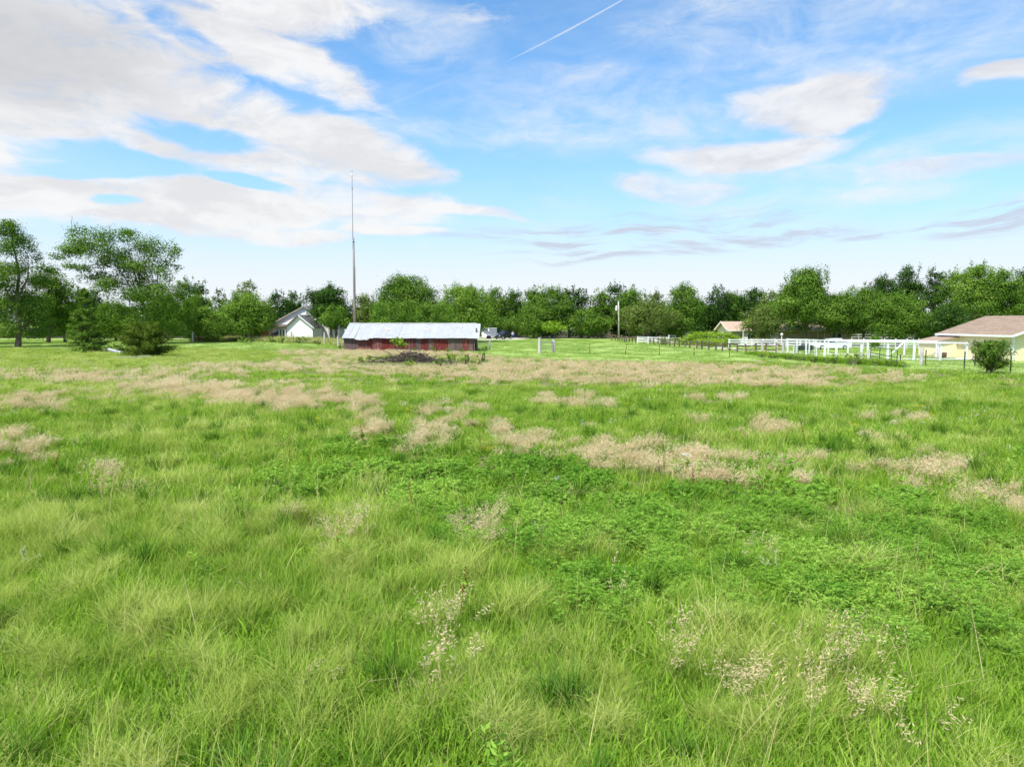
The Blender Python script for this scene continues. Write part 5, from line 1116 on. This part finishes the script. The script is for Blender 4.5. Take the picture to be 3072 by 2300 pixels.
def g_fern(rg, k=1.0, n=9, w=1.0):
    parts = []
    for p in range(n):
        b0 = np.array([rg.normal() * .5 * k, rg.normal() * .5 * k, 0]); hgt_ = rg.uniform(.18, .36)
        nf = 7
        for f in range(nf):
            a_ = rg.uniform(0, 2 * math.pi); z0 = hgt_ * (.35 + .6 * f / nf); ln = rg.uniform(.08, .15); dz_ = rg.uniform(-.1, .5)
            d = np.array([math.cos(a_), math.sin(a_), dz_]); d /= np.linalg.norm(d); t_ = np.repeat(np.linspace(.15, 1, 6), 2); sg = np.tile([-1, 1], 6)
            s_ = np.array([-d[1], d[0], .1]); C = b0 + np.array([0, 0, z0]) + d * (ln * t_)[:, None]; A = d * .7 + s_ * sg[:, None] * .8 + rg.normal(size=(12, 3)) * .2
            parts.append((*dia(C, A, .05 * (1.25 - t_ * .7) * (1 + (w - 1) * .5), .0062 * w, rg), 0))
        V, Fq, r_, _ = blades(1, .001, (hgt_, hgt_ + .01), (.004, .006), (0, .2), (0, .2), 2, rg); parts.append((V + b0, Fq, r_, 0))
    return merge(parts)
def g_flower(rg):
    V, Fq, r_, c = blades(7, .12, (.4, .7), (.004, .006), (0, .2), (0, .3), 3, rg); C = np.repeat(c[:, -1], 12, 0) + rg.normal(size=(84, 3)) * np.array([.03, .03, .008]); A = rg.normal(size=(84, 3)); A[:, 2] = .1
    return merge([(V, Fq, r_, 0), (*dia(C, A, np.full(84, .022), .009, rg), 2)])
def g_plume(rg):
    V, Fq, r_, c = blades(6, .1, (.4, .62), (.003, .004), (0, .25), (.2, .8), 4, rg, .5); d = c[:, -1] - c[:, -2]; C, A = [], []
    for q in range(26):
        f = rg.random((6, 1)) * 1.2; C.append(c[:, -1] * f + c[:, -2] * (1 - f)); A.append(d / .15 * .5 + rg.normal(size=(6, 3)) * .28)
    C = np.concatenate(C); A = np.concatenate(A); return merge([(V, Fq, r_, 0), (*dia(C, A, np.full(len(C), .035), .003, rg), 2)])
def g_straw(rg):
    V, Fq, r_, c = blades(5, .22, (.55, .95), (.005, .008), (.1, .9), (0, .25), 3, rg); return merge([(V, Fq, r_, 1)])
def g_dock(rg):                        # dark rusty weed stalk with clustered seed
    V, Fq, r_, c = blades(2, .03, (.5, .7), (.008, .01), (0, .1), (0, .15), 4, rg); n = 60; f = rg.random((n, 1)); C = np.repeat(c[:, -1], n // 2, 0) * f + np.repeat(c[:, 2], n // 2, 0) * (1 - f) + rg.normal(size=(n, 3)) * .012
    return merge([(V, Fq, r_, 2), (*dia(C, rg.normal(size=(n, 3)), np.full(n, .025), .009, rg), 2)])
def g_leafy(rg):                       # bright upright broad-leaved weed
    parts = []
    for p in range(4):
        b0 = np.array([rg.normal() * .06, rg.normal() * .06, 0]); hh = rg.uniform(.35, .6); m_ = 16; z = np.linspace(.1, 1, m_) * hh; a_ = rg.uniform(0, 6.28, m_)
        C = b0 + np.stack([0 * z, 0 * z, z], 1); A = np.stack([np.cos(a_), np.sin(a_), .5 + 0 * a_], 1); parts.append((*dia(C, A, .11 * (1.2 - z / hh * .6), .014, rg), 0))
        V, Fq, r_, _ = blades(1, .001, (hh, hh), (.006, .006), (0, .08), (0, .1), 2, rg); parts.append((V + b0, Fq, r_, 0))
    return merge(parts)

def scatter(name, label, protos, mats, pts, rot, scl, tint, pick, cat):
    """one object: a few plants plus the points they grow at, instanced by geometry nodes"""
    V = np.concatenate([p[0] for p in protos] + [pts]); nV = [len(p[0]) for p in protos]; o = np.cumsum([0] + nV)
    Fq = np.concatenate([p[1] + o[i] for i, p in enumerate(protos)])
    me = fastmesh(name, V, Fq, np.concatenate([p[2] for p in protos]), np.concatenate([p[3] for p in protos]))
    tg = np.concatenate([np.full(n, i) for i, n in enumerate(nV)] + [100 + pick]).astype(np.int32); z = o[-1]
    def att(nm, ty, arr, key='value'):
        a_ = me.attributes.new(nm, ty, 'POINT'); full = np.zeros((len(V),) + arr.shape[1:], arr.dtype); full[z:] = arr; a_.data.foreach_set(key, full.ravel())
    a_ = me.attributes.new('tag', 'INT', 'POINT'); a_.data.foreach_set('value', tg)
    att('rot', 'FLOAT_VECTOR', rot.astype(np.float32), 'vector'); att('scl', 'FLOAT', scl.astype(np.float32)); att('tint', 'FLOAT', tint.astype(np.float32))
    ob = link(name, me, None, mats); tag(ob, label, cat, kind='stuff')
    ng = bpy.data.node_groups.new('grow_' + name, 'GeometryNodeTree'); ng.is_modifier = True
    ng.interface.new_socket('Geometry', in_out='INPUT', socket_type='NodeSocketGeometry'); ng.interface.new_socket('Geometry', in_out='OUTPUT', socket_type='NodeSocketGeometry')
    N = ng.nodes.new; Lk = ng.links.new; gi = N('NodeGroupInput'); go = N('NodeGroupOutput'); jn = N('GeometryNodeJoinGeometry')
    def na(nm, ty):
        q = N('GeometryNodeInputNamedAttribute'); q.data_type = ty; q.inputs[0].default_value = nm; return q.outputs[0]
    tg_ = na('tag', 'INT'); er = N('FunctionNodeEulerToRotation'); Lk(na('rot', 'FLOAT_VECTOR'), er.inputs[0]); sc_ = na('scl', 'FLOAT')
    def sep_(val_):
        c = N('FunctionNodeCompare'); c.data_type = 'INT'; c.operation = 'EQUAL'; Lk(tg_, c.inputs['A'] if False else c.inputs[2]); c.inputs[3].default_value = val_
        s_ = N('GeometryNodeSeparateGeometry'); s_.domain = 'POINT'; Lk(gi.outputs[0], s_.inputs[0]); Lk(c.outputs[0], s_.inputs[1]); return s_.outputs[0]
    for i in range(len(protos)):
        ip = N('GeometryNodeInstanceOnPoints'); Lk(sep_(100 + i), ip.inputs['Points']); Lk(sep_(i), ip.inputs['Instance']); Lk(er.outputs[0], ip.inputs['Rotation']); Lk(sc_, ip.inputs['Scale']); Lk(ip.outputs[0], jn.inputs[0])
    Lk(jn.outputs[0], go.inputs[0])
    md = ob.modifiers.new('grow', 'NODES'); md.node_group = ng
    return ob
GR = {
 'fine':  [(.19, .29, .045), (.39, .47, .10), (.64, .64, .27)],
 'broad': [(.07, .175, .018), (.215, .375, .038), (.43, .56, .09)],
 'fern':  [(.07, .19, .024), (.20, .375, .048), (.40, .54, .11)],
 'stem':  [(.34, .36, .10), (.52, .47, .20), (.62, .55, .30)],
 'tan':   [(.52, .41, .24), (.68, .55, .34), (.78, .68, .47)],
 'lawn':  [(.17, .28, .055), (.26, .37, .085), (.36, .45, .13)],
 'coarse':[(.05, .13, .018), (.10, .22, .028), (.18, .33, .05)],
}
GM = {k: leafmat('grass_' + k, v, .35, True, .5, .2) for k, v in GR.items()}
petal = leafmat('petal_white', [(.78, .78, .74), (.85, .85, .82)], .3, True); petal_y = leafmat('petal_yellow', [(.75, .55, .03), (.8, .65, .06)], .3, True)
plume_m = leafmat('plume_pale', [(.58, .55, .38), (.70, .67, .50)], .4, True); dock_m = leafmat('dock_rust', [(.10, .045, .02), (.20, .09, .035)], .2, True)
# where each grass grows: patches by photo position of the ground (centre, half sizes, tilt, weight)
k_ = 3072 / 2212
TAN = [(1330, 812, 420, 19, 1, 1.35), (1580, 826, 190, 11, 3, 1.1), (640, 872, 150, 20, 4, 1.0), (760, 885, 60, 12, 0, .8), (420, 846, 170, 20, 3, .9), (200, 815, 220, 12, 0, .75), (70, 880, 90, 18, -4, .8), (880, 790, 260, 13, 0, .8), (900, 765, 250, 9, 0, .7), (560, 800, 200, 10, 0, .6), (470, 880, 60, 14, 0, .5),
       (805, 930, 45, 20, 0, .85), (930, 938, 55, 34, -30, 1.0), (960, 918, 40, 14, 0, .8), (1075, 945, 52, 30, 30, .85), (1120, 975, 80, 18, 12, .8), (1000, 905, 70, 10, 0, .45), (1250, 880, 110, 12, 2, .55), (1220, 862, 80, 7, 0, .5), (1300, 925, 50, 20, 0, .4), (1560, 870, 60, 10, 5, .45),
       (1400, 1005, 150, 26, 6, 1.1), (1480, 1035, 90, 26, 12, 1.0), (1560, 1010, 120, 18, 6, .95), (1680, 1020, 110, 18, 8, .85), (1800, 1040, 70, 18, 10, .6), (1250, 995, 70, 14, 4, .8), (1990, 1045, 80, 18, 20, 1.1), (2090, 1068, 100, 26, 22, 1.35), (2190, 1105, 70, 30, 22, 1.25), (2290, 1140, 90, 40, 20, .9),
       (50, 985, 75, 26, 0, .8), (40, 1020, 60, 22, 0, .7), (230, 1058, 60, 22, 0, .75), (520, 1085, 100, 26, 0, .35), (1700, 940, 300, 16, 4, .32), (1950, 915, 200, 12, 4, .28), (1650, 1080, 60, 20, 0, .45), (1750, 1060, 60, 14, 0, .5), (2000, 900, 120, 8, 0, .2), (420, 850, 460, 60, 0, .24), (900, 800, 400, 40, 0, .22), (1500, 900, 420, 40, 0, .12), (600, 1150, 120, 30, -8, .25), (730, 1135, 36, 18, 0, .55), (1035, 1120, 40, 34, 20, .5)]
HEADS = [(735, 1138, 30, 16), (1040, 1125, 34, 30), (1030, 1150, 26, 20), (930, 1418, 40, 24), (985, 1405, 30, 20), (960, 1330, 36, 26), (1640, 1170, 26, 14), (1600, 1430, 34, 34), (1560, 1450, 26, 26), (1780, 1420, 36, 40), (1830, 1400, 20, 30), (1900, 1410, 16, 30), (1830, 1470, 20, 30), (1640, 1590, 30, 24), (1700, 1610, 24, 20), (1780, 1560, 30, 20), (1860, 1480, 24, 16), (1320, 1265, 36, 10), (1420, 1340, 30, 12), (700, 1375, 14, 26), (680, 1420, 18, 20), (1960, 1530, 18, 24), (2040, 1600, 18, 20), (1720, 1490, 24, 10), (1450, 1400, 20, 14), (1360, 1430, 16, 14)]
FERN = [(860, 1010, 190, 46, 4, 1.1), (700, 1045, 100, 30, 0, .8), (1000, 1100, 210, 60, 8, 1.1), (1180, 1050, 140, 40, 0, .9), (1300, 1140, 260, 70, 6, 1.2), (1560, 1180, 280, 80, 4, 1.25), (1800, 1140, 260, 60, 6, 1.15), (1960, 1240, 300, 90, 4, 1.2), (1500, 1290, 320, 70, 4, 1.15), (1750, 1300, 330, 70, 0, 1.15), (2100, 1380, 240, 90, 4, .8), (1000, 1180, 120, 30, 0, .7), (1300, 1230, 150, 40, 0, .8), (960, 1060, 170, 36, 0, 1.0)]
FINE = [(150, 1250, 420, 180, 0, .8), (400, 1350, 420, 140, 0, .8), (200, 1500, 520, 140, 0, .8), (560, 1150, 220, 50, 0, .8), (640, 1270, 140, 40, 0, .7), (850, 1260, 120, 40, 0, .7), (1330, 1560, 220, 60, 0, 1.1), (900, 1460, 220, 60, 0, .85), (1640, 1500, 110, 50, 0, 1.0), (1830, 1560, 160, 70, 0, 1.1), (900, 1600, 400, 60, 0, .5), (1780, 1450, 300, 100, 0, .3), (100, 860, 300, 60, 0, .7), (300, 920, 260, 40, 0, .6), (100, 790, 240, 30, 0, .9), (330, 775, 260, 20, 0, .9), (1450, 960, 200, 30, 0, .4), (500, 960, 300, 40, 0, .5), (1950, 860, 200, 26, 0, .3), (2050, 980, 200, 60, 0, .35)]
def patches(L, px, py):
    o = np.zeros_like(px)
    for p in L:
        x, y, rx, ry = [v * k_ for v in p[:4]]; rot = R(p[4]) if len(p) > 4 else 0; wgt = p[5] if len(p) > 5 else 1
        dx_, dy_ = px - x, py - y; u, v = (dx_ * math.cos(rot) + dy_ * math.sin(rot)) / rx, (-dx_ * math.sin(rot) + dy_ * math.cos(rot)) / ry
        o = np.maximum(o, wgt * np.exp(-.75 * (u * u + v * v)) * 1.15)
    return o
RG = np.random.default_rng(2024)
def sample(n, y0, y1, pw=2.0, side=.80, pad=3.0):
    y = (y0 ** pw + (y1 ** pw - y0 ** pw) * RG.random(n)) ** (1 / pw); x = RG.uniform(-1, 1, n) * (side * y + pad); return x, y
def fields(x, y):
    px, py = proj(x, y); wx = 60 * lumps(x, y, .8, 2) + 40 * lumps(x, y, .3, 5); wxs = np.clip(300 / y, 1, 30)
    jx, jy = px + lumps(x, y, 1.6, 3) * 500 / y * 1.5, py + lumps(x, y, 1.9, 8) * 900 / y ** 1.15 * .5
    ta = 1.2 * patches(TAN, jx, jy) * (1 + .45 * lumps(x, y, 1.2, 6)); fe = patches(FERN, jx, jy) * (1 + .25 * lumps(x, y, .9, 1)); fi = patches(FINE, jx, jy) * (1 + .7 * lumps(x, y, 1.4, 9))
    edge = np.clip((py - field_edge(px)) / 9, 0, 1)
    return px, py, ta, fe, fi, edge
BARN = (X0 - .6, X1 + .3, YF - .25, YB + .5)
def grow(name, label, protos, mats, x, y, scl, tint, tilt=.12, cat='grass'):
    ok = ~((x > BARN[0]) & (x < BARN[1]) & (y > BARN[2]) & (y < BARN[3])); x, y, scl, tint = x[ok], y[ok], scl[ok], tint[ok]; n = len(x)
    z = hgt(x, y) - .01
    rot = np.stack([RG.normal(0, tilt, n), RG.normal(0, tilt, n) , RG.uniform(-.9, .9, n) if 'tan' in name or 'plume' in name else RG.uniform(0, 6.283, n)], 1)
    scatter(name, label, protos, mats, np.stack([x, y, z], 1), rot, scl, np.clip(tint, 0, 1), RG.integers(0, len(protos), n), cat)
def pr(fn, cnt, seed, **kw): return [fn(np.random.default_rng(seed + i), **kw) for i in range(cnt)]
# ring: from, to, patches, blade width factor, patch radius, blades (fine, upright, tan stems, feathery plants)
for ring, (y0, y1, n, w, k, nfi, nbr, nta, nfe) in enumerate(((3.6, 13, 1900, 1.0, .26, 300, 240, 90, 18), (13, 38, 4600, 1.9, .5, 260, 210, 80, 16), (38, 100, 12500, 4.2, .9, 110, 100, 44, 12))):
    x, y = sample(n, y0, y1); px, py, ta, fe, fi, edge = fields(x, y); r1 = RG.random(n)
    nm = ('near', 'middle', 'far')[ring]; q = RG.random(n) < np.clip(edge * 1.4, 0, 1)
    x, y, px, py, ta, fe, fi, edge, r1 = [a_[q] for a_ in (x, y, px, py, ta, fe, fi, edge, r1)]
    sz = (.65 + .35 * edge) * (1, .92, .66)[ring] * (1 - .82 * np.exp(-(((x + 9.5) / 6.5) ** 4 + ((y - 62) / 6) ** 4))); mac = .46 + .34 * lumps(x, y, 2.6, 2.2) + .26 * lumps(x, y, .7, 6.1) + RG.normal(0, .2, len(x))
    p_t = np.clip(ta * (1.1, 1.2, 1.22)[ring] - .24, 0, (.78, .82, .90)[ring]); p_fe = np.clip(fe - .12, 0, .76) * (1 - p_t); p_fi = np.clip(.08 + fi * .58, 0, .7) * (1 - p_t - p_fe)
    s_t = r1 < p_t; s_fe = (~s_t) & (r1 < p_t + p_fe); s_fi = (~s_t) & (~s_fe) & (r1 < p_t + p_fe + p_fi); s_b = ~(s_t | s_fe | s_fi)
    lump = 1 + .42 * lumps(x, y, 1.0, 12); mac = mac + np.where((px < 1100) & (py < 1180), .3, 0)
    grow('tan_grass_' + nm, f'tan seeding grass in the {nm} field', pr(g_tan, 5, 10 + ring, k=k, n=nta, w=w, sp=10 if ring < 2 else 7), [GM['broad'], GM['stem'], GM['tan']], x[s_t], y[s_t], (.5 + .45 * RG.random(s_t.sum())) * sz[s_t] * (1, 1, 1.25)[ring], mac[s_t], .12)
    grow('feathery_weed_' + nm, f'feathery green weeds in the {nm} field', pr(g_fern, 5, 30 + ring, k=k, w=w, n=nfe), [GM['fern']], x[s_fe], y[s_fe], (.55 + .75 * RG.random(s_fe.sum())) * sz[s_fe] * lump[s_fe] * (1, 1.1, 1.3)[ring], mac[s_fe] + RG.normal(0, .12, s_fe.sum()), .1, 'weeds')
    grow('fine_grass_' + nm, f'long fine arching grass in the {nm} field', pr(g_fine, 5, 50 + ring, k=k, n=nfi, w=w), [GM['fine'], GM['broad']], x[s_fi], y[s_fi], (.7 + .5 * RG.random(s_fi.sum())) * sz[s_fi] * lump[s_fi], mac[s_fi], .14)
    grow('green_grass_' + nm, f'upright green grass in the {nm} field', pr(g_broad, 6, 70 + ring, k=k, n=nbr, w=w), [GM['broad'], GM['fine']], x[s_b], y[s_b], (.65 + .6 * RG.random(s_b.sum())) * sz[s_b] * lump[s_b], mac[s_b], .1)
# a low green understorey everywhere in the near field so no bare soil shows
x, y = sample(2000, 3.6, 30); x2_, y2_ = sample(900, 3.2, 10); x, y = np.concatenate([x, x2_]), np.concatenate([y, y2_]); mac = .45 + .3 * lumps(x, y, 2, 5) + RG.normal(0, .15, len(x))
grow('short_grass', 'short green grass under the taller field grass', pr(g_broad, 4, 90, k=.6, n=300, w=1.8, h=(.07, .20)), [GM['broad'], GM['broad']], x, y, .8 + .5 * RG.random(len(x)), mac, .1)
# coarse dark tussocks and flattened dead thatch give the near field its dark and dry gaps
x, y = sample(1500, 3.8, 30); q = RG.random(len(x)) < .34 + .5 * lumps(x, y, 2.5, 7); x, y = x[q], y[q]
grow('coarse_tussock', 'coarse dark green tussocks between the finer grass', pr(g_broad, 4, 95, k=.13, n=80, w=1.5, h=(.25, .5)), [GM['coarse'], GM['broad']], x, y, .7 + .6 * RG.random(len(x)), .2 + .5 * RG.random(len(x)), .12)
def g_thatch(rg):
    V, Fq, r_, _ = blades(26, .45, (.12, .4), (.003, .006), (1.0, 1.5), (-.2, .35), 3, rg); V[:, 2] += rg.uniform(.05, .3); return merge([(V, Fq, r_, 0)])
x, y = sample(260, 3.8, 26); grow('dead_thatch', 'flattened dead grass lying through the field', pr(g_thatch, 5, 97), [GM['stem']], x, y, .7 + .6 * RG.random(len(x)), .3 + .6 * RG.random(len(x)), .2)
# pale panicles in the foreground
x, y = sample(30000, 3.8, 14); px, py = proj(x, y, .45); h_ = patches([(a_, b_, c_ * .8, d_ * .8) for a_, b_, c_, d_ in HEADS], px, py); s_ = RG.random(len(x)) < h_ * .16
grow('tan_panicle', 'pale drooping seed heads scattered in the foreground grass', pr(g_tan, 4, 110, n=5, sp=24, k=.12), [GM['broad'], GM['stem'], GM['tan']], x[s_], y[s_], .8 + .35 * RG.random(s_.sum()), .5 * RG.random(s_.sum()))
x, y = sample(260, 4.2, 16); grow('straw_stalk', 'bent dry straw stalks standing over the foreground grass', pr(g_straw, 5, 120), [GM['broad'], GM['stem']], x, y, .8 + .5 * RG.random(len(x)), RG.random(len(x)), .2)
x, y = sample(110, 9, 42); grow('pale_plume', 'pale plumed grass heads dotted over the field', pr(g_plume, 4, 130), [GM['fine'], GM['stem'], plume_m], x, y, .6 + .3 * RG.random(len(x)), RG.random(len(x)), .2)
x, y = sample(130, 14, 60); q = x > -6; x, y = x[q], y[q]; grow('white_flower', 'small white flowers dotted over the right of the field', pr(g_flower, 3, 140), [GM['broad'], GM['stem'], petal], x, y, .5 + .4 * RG.random(len(x)), RG.random(len(x)), .1, 'flowers')
x, y = sample(60, 12, 60); grow('yellow_flower', 'sparse yellow flowers in the field', pr(g_flower, 2, 145), [GM['broad'], GM['stem'], petal_y], x, y, .7 + .4 * RG.random(len(x)), RG.random(len(x)), .1, 'flowers')
x, y = sample(22, 6, 24); grow('dock_stalk', 'rusty dark seed stalks standing in the field', pr(g_dock, 3, 150), [GM['broad'], GM['stem'], dock_m], x, y, .8 + .5 * RG.random(len(x)), RG.random(len(x)), .15, 'weeds')
x, y = sample(240, 5, 50); grow('leafy_weed', 'bright upright leafy weeds in the field', pr(g_leafy, 4, 160), [GM['fern']], x, y, .8 + .5 * RG.random(len(x)), .6 + .4 * RG.random(len(x)), .1, 'weeds')
# mown lawn: short turf, and taller weeds along the garden fence
x, y = sample(6000, 52, 150, 1.6); px, py = proj(x, y); q = (py < field_edge(px) + 4) & ~((x > 46) & (y < 78)); x, y = x[q], y[q]
grow('lawn_turf', 'short mown turf of the lawn', pr(g_broad, 4, 170, k=1.6, n=160, w=6, h=(.03, .085)), [GM['lawn'], GM['lawn']], x, y, .8 + .5 * RG.random(len(x)), .5 + .4 * lumps(x, y, 4, 3) + RG.normal(0, .12, len(x)), .05, 'lawn')
pts = [G(x_, y_) for x_, y_ in ((575, 1026), (653, 1023), (789, 1024), (882, 1028), (974, 1031), (1028, 1040))]
n = 1500; f_ = RG.random(n) * (len(pts) - 1); i_ = f_.astype(int); P_ = np.array([[p.x, p.y] for p in pts]); xy = P_[i_] + (P_[i_ + 1] - P_[i_]) * (f_ - i_)[:, None]; xy[:, 1] += RG.uniform(.2, 9, n) * RG.random(n); xy[:, 0] += RG.normal(0, .4, n)
s_ = RG.random(n) < (.25 + .35 * (lumps(xy[:, 0], xy[:, 1], 4, 3) > .1))
grow('fence_weeds_green', 'tall green weeds along the garden fence', pr(g_broad, 4, 180, k=.7, n=50, w=5, h=(.5, 1.1)), [GM['fine'], GM['stem']], xy[~s_, 0], xy[~s_, 1], .7 + .5 * RG.random((~s_).sum()), .1 + .5 * RG.random((~s_).sum()), .1, 'weeds')
grow('fence_weeds_tan', 'tall tan grass along the garden fence', pr(g_tan, 4, 190, k=.7, n=22, w=4.5, sp=8), [GM['broad'], GM['stem'], GM['tan']], xy[s_, 0], xy[s_, 1], .9 + .4 * RG.random(s_.sum()), .2 + .5 * RG.random(s_.sum()), .1)
pts = [G(x_, y_) for x_, y_ in ((2258, 1064), (2330, 1071), (2400, 1079), (2470, 1086), (2560, 1092), (2640, 1096), (2700, 1100))]
n = 900; f_ = RG.random(n) * (len(pts) - 1); i_ = f_.astype(int); P_ = np.array([[p.x, p.y] for p in pts]); xy = P_[i_] + (P_[i_ + 1] - P_[i_]) * (f_ - i_)[:, None]; xy[:, 1] += RG.uniform(-.8, 1.2, n); xy[:, 0] += RG.normal(0, .3, n)
grow('pen_weeds', 'rough weeds along the pen fence line', pr(g_broad, 4, 200, k=.4, n=60, w=4, h=(.2, .6)), [GM['broad'], GM['fine']], xy[:, 0], xy[:, 1], .6 + .5 * RG.random(n), .45 * RG.random(n), .15, 'weeds')
